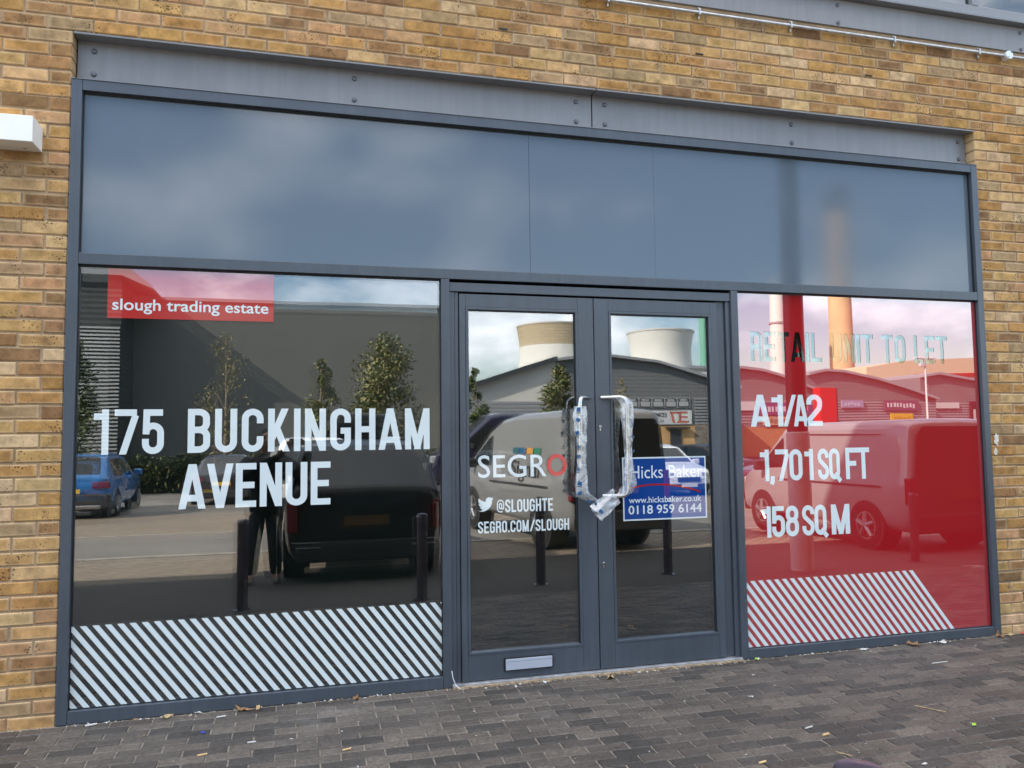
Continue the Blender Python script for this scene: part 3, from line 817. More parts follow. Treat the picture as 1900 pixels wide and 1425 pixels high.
lp.build('letter_plate', mat('letter_flap', (0.50,0.54,0.62), 0.45, metal=0.35, var=0.05), dl, bevel=0.0012)
# pull handles, cranked
def bend(p0, p1, p2, r, n=6):
    p0, p1, p2 = Vector(p0), Vector(p1), Vector(p2)
    a = p1 + (p0-p1).normalized()*r; b = p1 + (p2-p1).normalized()*r
    return [((a*(1-t)+p1*t)*(1-t) + (p1*(1-t)+b*t)*t) for t in [i/n for i in range(n+1)]]
def handle(xf, xb, par, zt=1.676, zb=1.068):
    pts = [Vector((xf,0.017,zt))] + bend((xf,0.017,zt),(xb,-0.072,zt),(xb,-0.072,zb),0.05) + bend((xb,-0.072,zt),(xb,-0.072,zb),(xf,0.017,zb),0.05) + [Vector((xf,0.017,zb))]
    h = MB(); h.tube(pts, 0.0125, 16); h.build('pull_handle', M['steel'], par, smooth=True, angle=60)
handle(2.930, 2.834, dl); handle(3.008, 3.142, dr)

# estate agent's sticker inside the right-hand door
sg = empty('agent_sticker', (3.46, 0.033, 0.9))
tag(sg, 'blue letting agent sticker with white lettering inside the right door glass', 'sign')
def sgc(mb, name, mt):
    on_glass(mb); mb.v = [(p[0]-3.46, p[1]-0.033, p[2]-0.9) for p in mb.v]
    return mb.build(name, mt, sg)
v = MB(); v.box(3.167, 3.753, YV, YV+0.0012, 0.9, 1.299); sgc(v, 'white_border', M['sign_white'])
v = MB(); v.box(3.176, 3.744, YV-0.0012, YV-0.0004, 0.909, 1.290); sgc(v, 'blue_panel', M['sign_blue'])
v = MB(); fz = lambda u, z: (u, YV-0.002, z)
words(v, 'Hicks Baker', 3.222, 3.726, 1.165, 1.245, fz); sgc(v, 'agent_lettering', M['sign_white']); v = MB(); words(v, 'www.hicksbaker.co.uk', 3.207, 3.714, 1.010, 1.048, fz, bold=0.006); sgc(v, 'web_lettering', M['sign_white']); v = MB(); words(v, '0118 959 6144', 3.203, 3.716, 0.941, 0.995, fz, bold=0.012)
sgc(v, 'phone_lettering', M['sign_white'])
v = MB(); pts = [(3.19+0.52*t, 1.085+0.055*(1-(2*t-0.8)**2)*0.7) for t in [i/16 for i in range(17)]]
for q in ribbon(pts, 0.011): v.add([(p.x, YV-0.0022, p.y) for p in q], [(0,1,2,3)])
sgc(v, 'red_swoosh', M['vinyl_red'])

# ------------------------------------------------------------------ clear wrapping left on the handles
def wrap_mat():
    mt = bpy.data.materials.new('clear_film'); mt.use_nodes = True
    t = mt.node_tree; t.nodes.clear(); N = t.nodes.new; Lk = t.links.new
    out = N('ShaderNodeOutputMaterial'); m1 = N('ShaderNodeMixShader'); m2 = N('ShaderNodeMixShader')
    tr = N('ShaderNodeBsdfTransparent'); gl = N('ShaderNodeBsdfGlossy'); gl.inputs['Roughness'].default_value = 0.22
    df = N('ShaderNodeBsdfDiffuse'); df.inputs['Color'].default_value = (0.82,0.85,0.88,1)
    g = N('ShaderNodeTexCoord'); n = N('ShaderNodeTexNoise'); n.inputs['Scale'].default_value = 11; n.inputs['Detail'].default_value = 4; n.inputs['Distortion'].default_value = 1.2
    Lk(g.outputs['Object'], n.inputs['Vector'])
    r = N('ShaderNodeMapRange'); r.inputs['From Min'].default_value = 0.42; r.inputs['From Max'].default_value = 0.68; r.inputs['To Min'].default_value = 0.10; r.inputs['To Max'].default_value = 0.55
    Lk(n.outputs['Fac'], r.inputs['Value']); Lk(r.outputs['Result'], m1.inputs[0]); Lk(tr.outputs[0], m1.inputs[1]); Lk(df.outputs[0], m1.inputs[2])
    m2.inputs[0].default_value = 0.16
    b = N('ShaderNodeBump'); b.inputs['Strength'].default_value = 0.8; b.inputs['Distance'].default_value = 0.01; Lk(n.outputs['Fac'], b.inputs['Height']); Lk(b.outputs['Normal'], gl.inputs['Normal'])
    Lk(m1.outputs[0], m2.inputs[1]); Lk(gl.outputs[0], m2.inputs[2]); Lk(m2.outputs[0], out.inputs['Surface'])
    return mt
M['film'] = wrap_mat()
M['print'] = mat('blue_print', (0.010, 0.075, 0.20), 0.3)
M['printdk'] = mat('dark_print', (0.02, 0.03, 0.05), 0.3)
def sleeve(pts, radf, seed, n=20):
    """loosely wrinkled tube of film; radf(t) gives (rx, ry, xoff)"""
    mb = MB(); vs = []; fs = []; K = len(pts)
    for i, p in enumerate(pts):
        t = i/(K-1); rx, ry, xo = radf(t)
        for k in range(n):
            a = 2*math.pi*k/n
            j = 1 + 0.34*mnoise.noise(Vector((math.cos(a)*1.5, math.sin(a)*1.5 + seed, t*5.0))) + 0.16*mnoise.noise(Vector((math.cos(a)*3.5, math.sin(a)*3.5 + seed, t*16.0)))
            vs.append((p[0] + xo + rx*math.cos(a)*j, p[1] + ry*math.sin(a)*j, p[2]))
    for i in range(K-1):
        for k in range(n):
            k2 = (k+1) % n; fs.append((i*n+k, i*n+k2, (i+1)*n+k2, (i+1)*n+k))
    mb.add(vs, fs); return mb
def path(pl, n):
    pl = [Vector(p) for p in pl]; L_ = [(b-a).length for a, b in zip(pl, pl[1:])]; T = sum(L_); out = []
    for i in range(n):
        d = T*i/(n-1); k = 0
        while k < len(L_)-1 and d > L_[k]: d -= L_[k]; k += 1
        out.append(pl[k].lerp(pl[k+1], min(1, d/L_[k])))
    return out
wl = empty('plastic_wrap', (2.834, -0.072, 1.35))
tag(wl, 'crumpled clear plastic sleeve with blue print on the left door handle', 'plastic wrap')
def wch(mb, name, mt, root, **k):
    o = mb.build(name, mt, None, **k); o.parent = root; o.matrix_parent_inverse = Matrix.Translation(root.location).inverted(); return o
pth = path([(2.834,-0.072,1.618),(2.832,-0.074,1.14),(2.845,-0.070,1.085),(2.88,-0.045,1.062),(2.925,-0.03,1.045)], 46)
wch(sleeve(pth, lambda t: (0.034+0.007*math.sin(t*9)+(0.010 if t>0.85 else 0), 0.028, 0.004 if t < 0.8 else 0), 3), 'film', M['film'], wl, smooth=True, angle=70)
def printed(name, mt, root, quad):
    q_ = MB(); q_.add(quad, [(0,1,2,3)]); wch(q_, name, mt, root)
for k, z in enumerate((1.598, 1.533, 1.462, 1.372, 1.318, 1.236, 1.152, 1.100)):
    xx = 2.797 + rnd.uniform(-0.004, 0.008); hh = rnd.uniform(0.012, 0.028); ww = rnd.uniform(0.014, 0.030); sh = rnd.uniform(-0.009, 0.009)
    printed('blue_print', M['print'], wl, [(xx, -0.098, z-hh/2+sh),(xx+ww, -0.1065, z-hh/2),(xx+ww+rnd.uniform(-0.006,0.004), -0.1065, z+hh/2),(xx+rnd.uniform(-0.003,0.008), -0.098, z+hh/2+sh)])
    if k % 3 != 1: printed('dark_print', M['printdk'], wl, [(xx-0.002, -0.0985, z-hh/2-0.010+sh),(xx+ww, -0.107, z-hh/2-0.009),(xx+ww, -0.107, z-hh/2-0.004),(xx-0.002, -0.0985, z-hh/2-0.005+sh)])
for (xx, zz) in ((2.862, 1.050), (2.905, 1.035)):
    printed('blue_print', M['print'], wl, [(xx,-0.097,zz-0.010),(xx+0.022,-0.09,zz-0.016),(xx+0.020,-0.09,zz+0.002),(xx+0.003,-0.097,zz+0.008)])
wr = empty('plastic_wrap', (3.142, -0.072, 1.35))
tag(wr, 'loose clear plastic sleeve ending in an open bag on the right door handle', 'plastic wrap')
pth = path([(3.110,-0.055,1.678),(3.138,-0.07,1.640),(3.142,-0.072,1.14),(3.128,-0.070,1.085),(3.085,-0.05,1.075)], 46)
wch(sleeve(pth, lambda t: (0.034+0.010*math.sin(t*7+1), 0.027, 0.004 if t < 0.85 else -0.008), 9), 'film', M['film'], wr, smooth=True, angle=70)
bag = MB(); vs = []; fs = []; nu, nv = 12, 12
c00, c10, c11, c01 = Vector((3.035,-0.075,1.118)), Vector((3.085,-0.07,1.030)), Vector((2.955,-0.085,0.925)), Vector((2.882,-0.08,1.018))
for face in (0, 1):
    for i in range(nu+1):
        for k in range(nv+1):
            a, b_ = i/nu, k/nv
            p = c00.lerp(c01, a).lerp(c10.lerp(c11, a), b_)
            puff = math.sin(math.pi*b_)*(0.012+0.018*a)*(1 if face else -1)
            p = p + Vector((0, puff, 0)) + Vector((0,1,0))*0.014*mnoise.noise(Vector((a*4+face*9, b_*4, 2))) + Vector((mnoise.noise(Vector((a*3,b_*3,7)))*0.008, 0, mnoise.noise(Vector((a*3,b_*3,1)))*0.008))
            vs.append(p)
    o_ = face*(nu+1)*(nv+1)
    for i in range(nu):
        for k in range(nv):
            fs.append((o_+i*(nv+1)+k, o_+(i+1)*(nv+1)+k, o_+(i+1)*(nv+1)+k+1, o_+i*(nv+1)+k+1))
bag.add(vs, fs); wch(bag, 'bag_end', M['film'], wr, smooth=True, angle=70)
v = MB(); v.add([(2.925,-0.115,0.990),(2.945,-0.117,0.968),(2.957,-0.117,0.980),(2.938,-0.115,1.000)], [(0,1,2,3)]); wch(v, 'blue_print', M['print'], wr)
for z in (1.50, 1.42, 1.335, 1.24): printed('dark_print', M['print'], wr, [(3.166,-0.096,z),(3.178,-0.088,z+0.003),(3.178,-0.088,z+0.018),(3.166,-0.096,z+0.012)])

# ------------------------------------------------------------------ fittings on the wall
wlgt = empty('wall_light', (-0.48, YB, 3.0))
tag(wlgt, 'white rectangular bulkhead light box on the brick left of the shop front', 'wall light')
b = MB(); prof = [(0.0, 2.974), (0.0, 3.108), (-0.165, 3.108), (-0.165, 2.972)]
vs = [(-0.82, YB+p[0]-0.0005, p[1]) for p in prof] + [(-0.134, YB+p[0]-0.0005, p[1]) for p in prof]
b.add(vs, [(0,1,2,3),(7,6,5,4),(0,4,5,1),(1,5,6,2),(2,6,7,3),(3,7,4,0)])
wch(b, 'housing', M['whitebox'], wlgt, bevel=0.003)
b = MB(); b.lathe([(0.008,2.9730),(0.008,2.9690),(0,2.9685)], -0.200, YB-0.055, 12, 'z'); wch(b, 'screw', M['steel'], wlgt)
b = MB(); b.box(-0.75, -0.36, YB-0.10, YB-0.03, 2.962, 2.9675); wch(b, 'lamp_cover', M['gasket'], wlgt)
cd = empty('conduit_pipe', (5.0, -0.02, 4.25))
tag(cd, 'thin steel conduit pipe running along the brick under the upper fascia', 'pipe')
b = MB(); b.tube([(2.62,-0.016,4.245),(5.0,-0.016,4.247),(6.285,-0.016,4.248)], 0.011, 12, cap=False); b.tube([(6.345,-0.016,4.248),(8.05,-0.016,4.25)], 0.011, 12, cap=False); wch(b, 'tube', M['galv'], cd, smooth=True, angle=60)
for bx in (3.1, 3.75, 4.45, 5.3, 6.05, 7.2):
    b = MB(); b.box(bx-0.006, bx+0.006, -0.031, 0.010, 4.226, 4.270); b.box(bx-0.004, bx+0.004, -0.012, 0.011, 4.205, 4.2255); b.box(bx-0.004, bx+0.004, -0.012, 0.011, 4.2705, 4.284); wch(b, 'clip', M['galv'], cd, bevel=0.002)
b = MB(); b.lathe([(0.033,0.010),(0.033,-0.036),(0.030,-0.040),(0.0,-0.040)], 6.315, 4.248, 28, 'y'); jb = wch(b, 'junction_box', mat('box_lid', (0.72,0.74,0.76), 0.35, metal=0.3), cd, smooth=True)
b = MB()
for (dx, dz) in ((-0.012,-0.018),(0.012,0.018)):
    b = MB(); b.lathe([(0.004,-0.0405),(0.004,-0.042),(0,-0.042)], 6.315+dx, 4.248+dz, 10, 'y'); b.build('lid_screw', M['bolt'], jb)
# pale splash of paint on the right-hand brickwork
b = MB(); vs = []; n_ = 26
for k in range(n_):
    a = 2*math.pi*k/n_; r_ = 0.030*(1+0.5*mnoise.noise(Vector((math.cos(a)*1.6, math.sin(a)*1.6, 3.3)))+0.25*rnd.uniform(-1,1))
    vs.append((6.045+r_*0.75*math.cos(a), YB-0.0035, 1.378+r_*1.35*math.sin(a)))
b.add([(6.045, YB-0.006, 1.378)]+vs, [(0, 1+k, 1+(k+1)%n_) for k in range(n_)])
vs = []
for k in range(14):
    a = 2*math.pi*k/14; r_ = 0.018*(1+0.3*rnd.uniform(-1,1)); vs.append((6.036+r_*math.cos(a), YB-0.0033, 1.290+r_*1.4*math.sin(a)))
b.add([(6.036, YB-0.005, 1.290)]+vs, [(0, 1+k, 1+(k+1)%14) for k in range(14)])
o = b.build('paint_splash', mat('dried_paint', (0.62,0.58,0.50), 0.7, var=0.3, scale=60))
tag(o, 'pale splash of dried paint on the brickwork right of the red window', 'paint mark')
# loose pale cable end by the door post
b = MB(); b.tube([(2.045,-0.012,0.10),(2.05,-0.020,0.06),(2.065,-0.030,0.02),(2.090,-0.045,0.004)], 0.0022, 8)
tag(b.build('cable_end', mat('white_cable', (0.7,0.72,0.74), 0.5)), 'short white cable end sticking out at the foot of the left door post', 'cable')

# ------------------------------------------------------------------ ground
def paver_tint():
    r = rnd.random()
    if r < 0.34: c_ = (0.052,0.046,0.041)
    elif r < 0.66: c_ = (0.084,0.071,0.060)
    elif r < 0.86: c_ = (0.102,0.086,0.071)
    else: c_ = (0.070,0.058,0.050)
    f = rnd.uniform(0.86,1.14); return tuple(q*f for q in c_)
PY = 3.02; pv = MB(); PW, PD = 0.2045, 0.0772
row = 0; y = -0.012
def pz(y): return 0.04*y
while y > -PY:
    x = -2.6 + (0.5 if row % 2 else 0.0)*PW + rnd.uniform(-0.006,0.006)
    while x < 8.6:
        g_ = 0.0030; x0, x1 = x+g_+rnd.uniform(0,0.0012), x+PW-g_-rnd.uniform(0,0.0012); ya, yb = y-g_-rnd.uniform(0,0.0008), y-PD+g_+rnd.uniform(0,0.0008)
        dz = rnd.uniform(-0.0013,0.0013); b_ = 0.0035
        t1, t2 = rnd.uniform(-0.0012,0.0012), rnd.uniform(-0.0012,0.0012)
        T = lambda xx, yy, d: (xx, yy, pz(yy)+dz+d+t1*(xx-x)/PW+t2*(yy-y)/PD)
        vs = [T(x0,ya,-0.004),T(x1,ya,-0.004),T(x1,yb,-0.004),T(x0,yb,-0.004), T(x0+b_,ya-b_,0),T(x1-b_,ya-b_,0),T(x1-b_,yb+b_,0),T(x0+b_,yb+b_,0), T(x0,ya,-0.02),T(x1,ya,-0.02),T(x1,yb,-0.02),T(x0,yb,-0.02)]
        pv.add(vs, [(4,5,6,7)]+[(a,(a+1)%4,4+(a+1)%4,4+a) for a in range(4)]+[(8+a,8+(a+1)%4,(a+1)%4,a) for a in range(4)], paver_tint())
        x += PW
    y -= PD; row += 1
PEND = y
o = pv.build('pavement', M['paver']); tag(o, kind='structure')
j = MB()
j.quad((-2.7,0.02,-0.0045),(8.9,0.02,-0.0045),(8.9,PEND,pz(PEND)-0.0045),(-2.7,PEND,pz(PEND)-0.0045))
tag(j.build('pavement_joints', M['joint']), kind='structure')
def sheet(name, xs, Ys, dz, mt, zf=gz):
    mb = MB(); vs = [(x_, -Y_, zf(Y_)+dz) for Y_ in Ys for x_ in xs]; nx = len(xs); fs = []
    for i in range(len(Ys)-1):
        for k in range(nx-1): fs.append((i*nx+k, i*nx+k+1, (i+1)*nx+k+1, (i+1)*nx+k))
    mb.add(vs, fs); o = mb.build(name, mt); tag(o, kind='structure'); return o
def paving_far():
    mt, t, p = nmat('far_paving'); N = t.nodes.new; Lk = t.links.new
    g = N('ShaderNodeTexCoord'); br = N('ShaderNodeTexBrick'); br.inputs['Scale'].default_value = 1.0
    br.inputs['Brick Width'].default_value = 0.2045; br.inputs['Row Height'].default_value = 0.0772; br.inputs['Mortar Size'].default_value = 0.004
    br.inputs['Color1'].default_value = (0.058,0.051,0.045,1); br.inputs['Color2'].default_value = (0.042,0.038,0.034,1); br.inputs['Mortar'].default_value = (0.07,0.06,0.05,1)
    Lk(g.outputs['Object'], br.inputs['Vector']); Lk(br.outputs['Color'], p.inputs['Base Color']); p.inputs['Roughness'].default_value = 0.9
    return mt
def bay_paving():
    mt, t, p = nmat('bay_paving'); N = t.nodes.new; Lk = t.links.new
    g = N('ShaderNodeTexCoord'); mp_ = N('ShaderNodeMapping'); mp_.inputs['Rotation'].default_value = (0,0,R(45))
    br = N('ShaderNodeTexBrick'); br.inputs['Scale'].default_value = 1.0
    br.inputs['Brick Width'].default_value = 0.40; br.inputs['Row Height'].default_value = 0.16; br.inputs['Mortar Size'].default_value = 0.012
    br.inputs['Color1'].default_value = (0.25,0.205,0.155,1); br.inputs['Color2'].default_value = (0.20,0.165,0.125,1); br.inputs['Mortar'].default_value = (0.09,0.075,0.06,1)
    Lk(g.outputs['Object'], mp_.inputs['Vector']); Lk(mp_.outputs['Vector'], br.inputs['Vector']); Lk(br.outputs['Color'], p.inputs['Base Color']); p.inputs['Roughness'].default_value = 0.9
    return mt
M['farpave'] = paving_far(); M['baypave'] = bay_paving()
M['asphalt'] = mat('worn_asphalt', (0.165,0.155,0.138), 0.92, var=0.22, scale=0.7, bump=0.3, bscale=60)
M['ground'] = mat('car_park_ground', (0.11,0.10,0.09), 0.95, var=0.2, scale=0.2)
M['kerb'] = mat('kerb_concrete', (0.30,0.28,0.25), 0.9, var=0.2, scale=5)
sheet('pavement', (-30, -2.7, 8.9, 40), [-PEND+0.004, 4, 5, 6.2], 0.0, M['farpave'])
sheet('parking_bays', (-30, -2.7, 8.9, 40), [6.204, 7, 8.36], 0.0, M['baypave'])
sheet('pavement', (-30, -2.705), [-0.0, 1, 2, -PEND], 0.0, M['farpave'])
sheet('pavement', (8.905, 40), [-0.0, 1, 2, -PEND], 0.0, M['farpave'])
k = MB()
for i in range(-20, 34):
    k.box(i*0.92, i*0.92+0.91, -8.52, -8.364, gz(8.4)-0.1, gz(8.4)+0.015)
for i in range(-20, 34):
    k.box(i*0.92, i*0.92+0.91, -11.92, -11.80, gz(11.9)-0.1, gz(11.9)+0.012)
tag(k.build('kerb_strip', M['kerb']), kind='structure')
sheet('road', (-60, 60), [8.525, 10, 11.795], 0.0, M['asphalt'])
sheet('parking_bays', (-60, 60), [11.925, 14, 17], 0.0, M['baypave'])
sheet('road', (-80, 90), [17.01, 20, 24, 28.2], 0.0, M['asphalt'])
sheet('ground', (-700, -60, 0, 60, 700), [-40, 0, 3, 7, 12, 20, 30, 40, 80, 200, 700, 2500], -0.16, M['ground'], lambda Y_: gz(Y_) if Y_ > 0 else -0.2)

# ------------------------------------------------------------------ litter by the shop front
M['leaf_dry'] = mat('dry_leaf', (0.24,0.13,0.055), 0.8, var=0.4, scale=60)
M['leaf_pale'] = mat('pale_leaf', (0.42,0.30,0.15), 0.8, var=0.3, scale=60)
M['paperw'] = mat('white_scrap', (0.52,0.51,0.48), 0.7, var=0.1)
M['filter'] = mat('cigarette_filter', (0.62,0.42,0.20), 0.8, var=0.2, scale=80)
M['greenp'] = mat('green_scrap', (0.34,0.55,0.06), 0.6)
M['bluep'] = mat('blue_scrap', (0.04,0.06,0.4), 0.6)
def leafm(name, lab, x, y, s, mt, seed, cat='leaf', flat=0.3, grp=None):
    rr = random.Random(seed); mb = MB(); n_ = 12; rz = rr.uniform(0, 6.28)
    top = [(0,0,0.25*s)]
    for k in range(n_):
        a = 2*math.pi*k/n_; r_ = s*(0.55+0.35*rr.random()) * (1.5 if k == 0 else 1)
        px_, py_ = r_*math.cos(a)*1.35, r_*math.sin(a)*0.75
        top.append((px_*math.cos(rz)-py_*math.sin(rz), px_*math.sin(rz)+py_*math.cos(rz), abs(rr.gauss(0,flat))*s+0.002))
    mb.add(top, [(0,1+k,1+(k+1)%n_) for k in range(n_)])
    mb.add([(p[0]*0.98,p[1]*0.98,p[2]-0.0015) for p in top], [(0,1+(k+1)%n_,1+k) for k in range(n_)])
    o = mb.build(name, mt); o.location = (x, y, pz(y)+0.001); tag(o, lab, cat, grp); return o
leafm('dry_leaf', 'pale curled leaf against the left frame foot below the stripes', 0.533, -0.030, 0.030, M['leaf_pale'], 1)
leafm('dry_leaf', 'brown crumpled leaf below the middle of the left striped window', 0.905, -0.034, 0.036, M['leaf_dry'], 2)
leafm('dry_leaf', 'small brown leaf beside the crumpled one under the left stripes', 0.985, -0.030, 0.026, M['leaf_pale'], 3)
leafm('dry_leaf', 'brown leaf on the blocks near the right end of the left window', 1.501, -0.030, 0.028, M['leaf_dry'], 4)
leafm('dry_leaf', 'tan leaf lying just in front of the door threshold', 2.99, -0.089, 0.032, M['leaf_pale'], 5)
leafm('dry_leaf', 'large rust brown leaf in the gutter under the red window', 5.204, -0.028, 0.050, M['leaf_dry'], 6)
leafm('dry_leaf', 'brown leaf at the bottom right corner of the red window', 5.937, -0.036, 0.042, M['leaf_dry'], 8)
leafm('dry_leaf', 'tan leaf standing at the foot of the right brick pier', 6.03, -0.030, 0.036, M['leaf_pale'], 9)
leafm('plastic_scrap', 'bright red scrap at the foot of the right brick pier', 6.165, -0.020, 0.030, M['vinyl_red2'], 10, 'scrap')
leafm('paper_scrap', 'white scrap on the blocks by the left frame foot', 0.68, -0.010, 0.016, M['paperw'], 11, 'scrap')
leafm('paper_scrap', 'white torn scrap in front of the left window near its right end', 1.612, -0.018, 0.016, M['paperw'], 12, 'scrap')
leafm('paper_scrap', 'white scrap lying in front of the letter plate', 2.405, -0.09, 0.014, M['paperw'], 13, 'scrap')
leafm('paper_scrap', 'long white scrap under the red window beside the rust leaf', 5.446, -0.040, 0.040, M['paperw'], 14, 'scrap', 0.1)
leafm('paper_scrap', 'white curl of paper under the left part of the red window', 4.81, -0.035, 0.024, M['paperw'], 15, 'scrap')
leafm('paper_scrap', 'dusty white scrap on the blocks in front of the doors', 3.623, -0.591, 0.013, M['paperw'], 16, 'scrap')
leafm('paper_scrap', 'white scrap on the blocks at the bottom right corner', 3.921, -1.529, 0.013, M['paperw'], 17, 'scrap', 0.1)
leafm('plastic_scrap', 'lime green scrap on the blocks at the lower right', 4.489, -1.241, 0.020, M['greenp'], 18, 'scrap')
leafm('plastic_scrap', 'yellow green scrap wedged at the left foot of the red window', 4.02, -0.020, 0.022, M['greenp'], 19, 'scrap')
leafm('plastic_scrap', 'blue scrap on the blocks in front of the left window', 0.733, -0.287, 0.015, M['bluep'], 20, 'scrap', 0.1)
def stick(name, lab, p, q, r_, mt, cat):
    mb = MB(); mb.tube([(p[0],p[1],pz(p[1])+r_+0.001),((p[0]+q[0])/2,(p[1]+q[1])/2,pz((p[1]+q[1])/2)+r_+0.001),(q[0],q[1],pz(q[1])+r_+0.001)], r_, 8)
    tag(mb.build(name, mt), lab, cat)
stick('cigarette_butt', 'white cigarette butt by the left brick pier', (0.15,-0.050), (0.20,-0.035), 0.005, M['paperw'], 'cigarette butt')
stick('cigarette_butt', 'white cigarette butt in front of the left stripes', (0.782,-0.108), (0.826,-0.098), 0.004, M['paperw'], 'cigarette butt')
stick('cigarette_butt', 'thin white cigarette butt on the blocks left of centre', (0.955,-0.478), (0.995,-0.476), 0.0038, M['paperw'], 'cigarette butt')
stick('cigarette_butt', 'orange cigarette butt nearest the left bottom corner', (0.74,-0.566), (0.782,-0.556), 0.0042, M['filter'], 'cigarette butt')
stick('cigarette_butt', 'tan cigarette butt on the blocks below the doors', (1.392,-0.688), (1.432,-0.676), 0.0042, M['filter'], 'cigarette butt')
stick('cigarette_butt', 'slim pale cigarette butt, farther of the pair at lower right', (3.640,-1.050), (3.690,-1.038), 0.0042, M['paperw'], 'cigarette butt')
stick('cigarette_butt', 'yellow cigarette butt, nearer of the pair at lower right', (3.672,-1.146), (3.712,-1.138), 0.0055, M['filter'], 'cigarette butt')
stick('cigarette_butt', 'orange cigarette butt on the dark block at the bottom edge', (3.200,-1.330), (3.240,-1.322), 0.005, M['filter'], 'cigarette butt')
stick('straw', 'pale thin straw lying on the blocks at lower right', (4.40,-0.94), (4.49,-1.06), 0.0022, M['leaf_pale'], 'straw')
stick('twig', 'short pale twig just behind the bollard top', (3.615,-1.315), (3.66,-1.375), 0.002, M['leaf_pale'], 'twig')
stick('paper_strip', 'thin white strip of paper on the blocks in front of the red window', (5.03,-0.39), (5.15,-0.385), 0.003, M['paperw'], 'scrap')
lt = MB(); rr = random.Random(5)
for i in range(430):                                       # crumbs of grit and torn paper in the joints and along the frame
    if i < 300: x_ = rr.uniform(-0.2, 6.6); y_ = -abs(rr.gauss(0, 0.012))-0.006
    else: x_ = rr.uniform(-0.4, 6.6); y_ = -rr.uniform(0.02, 2.0)
    if 2.05 < x_ < 3.93 and i < 300: y_ -= 0.032
    s_ = rr.uniform(0.0015, 0.005) if i % 9 else rr.uniform(0.005, 0.009)
    c_ = rr.choice([(0.6,0.58,0.54),(0.30,0.2,0.1),(0.20,0.12,0.06),(0.5,0.4,0.26),(0.68,0.68,0.67)] if i < 300 else [(0.4,0.37,0.33),(0.3,0.22,0.13),(0.55,0.54,0.52),(0.2,0.15,0.1)])
    a = rr.uniform(0, 3.14); ca, sa = math.cos(a), math.sin(a); e = rr.uniform(1, 2.4); z_ = pz(y_)+0.001
    vs = [(x_+(u*e*ca-w_*sa)*s_, y_+(u*e*sa+w_*ca)*s_*0.8, z_+h_*s_*0.7+rr.uniform(0,0.001)) for u, w_, h_ in ((-1,-.5,0),(1,-.6,0),(.9,.5,0),(-.8,.6,0),(-.6,-.3,1),(.6,-.3,.8),(.5,.3,1),(-.5,.3,.7))]
    lt.add(vs, [(4,5,6,7),(0,1,5,4),(1,2,6,5),(2,3,7,6),(3,0,4,7)], c_)
o = lt.build('litter_crumbs', mat('litter_crumbs', (0.5,0.4,0.3), 0.9, attr=True))
tag(o, 'fine litter, grit and leaf crumbs scattered along the frame and blocks', 'litter', kind='stuff')


# ================================================================== across the car park (seen in the glass)
M['glassdk'] = mat('car_glass', (0.012,0.016,0.018), 0.04, spec=0.6)
M['tyre'] = mat('tyre_rubber', (0.018,0.018,0.018), 0.8)
M['rim'] = mat('alloy_wheel', (0.45,0.46,0.48), 0.3, metal=0.8)
M['plastic'] = mat('black_trim', (0.03,0.03,0.032), 0.55)
M['lampred'] = mat('tail_lamp', (0.17,0.006,0.010), 0.15, spec=0.6, coat=0.5)
M['lampclear'] = mat('head_lamp', (0.60,0.63,0.66), 0.08, metal=0.3, coat=0.8)
M['plate'] = mat('yellow_plate', (0.80,0.50,0.02), 0.4)
M['platedim'] = mat('shaded_plate', (0.13,0.075,0.02), 0.6)  # yellow plate with the shade put into its colour
M['platew'] = mat('white_plate', (0.75,0.75,0.72), 0.4)
M['chrome'] = mat('chrome_trim', (0.75,0.76,0.78), 0.12, metal=1.0)
def paint(name, c, rough=0.25, metal=0.0): return mat(name, c, rough, metal, 0.5, coat=0.9)
P_BLUE = paint('blue_car_paint', (0.020,0.165,0.47)); P_BLACK = mat('black_car_paint', (0.007,0.007,0.008), 0.3, coat=0.25); P_WHITE = paint('white_car_paint', (0.86,0.87,0.86))
P_SILVER = paint('silver_car_paint', (0.38,0.38,0.39), 0.3, 0.2); P_DARK = paint('dark_grey_paint', (0.035,0.035,0.045)); P_MAROON = paint('dark_red_paint', (0.05,0.008,0.02)); P_NAVY = paint('navy_van_paint', (0.012,0.011,0.035)); P_VANW = paint('shaded_van_white_paint', (0.25,0.255,0.26), 0.32)  # works van white is greyed: shade put into the paint colour

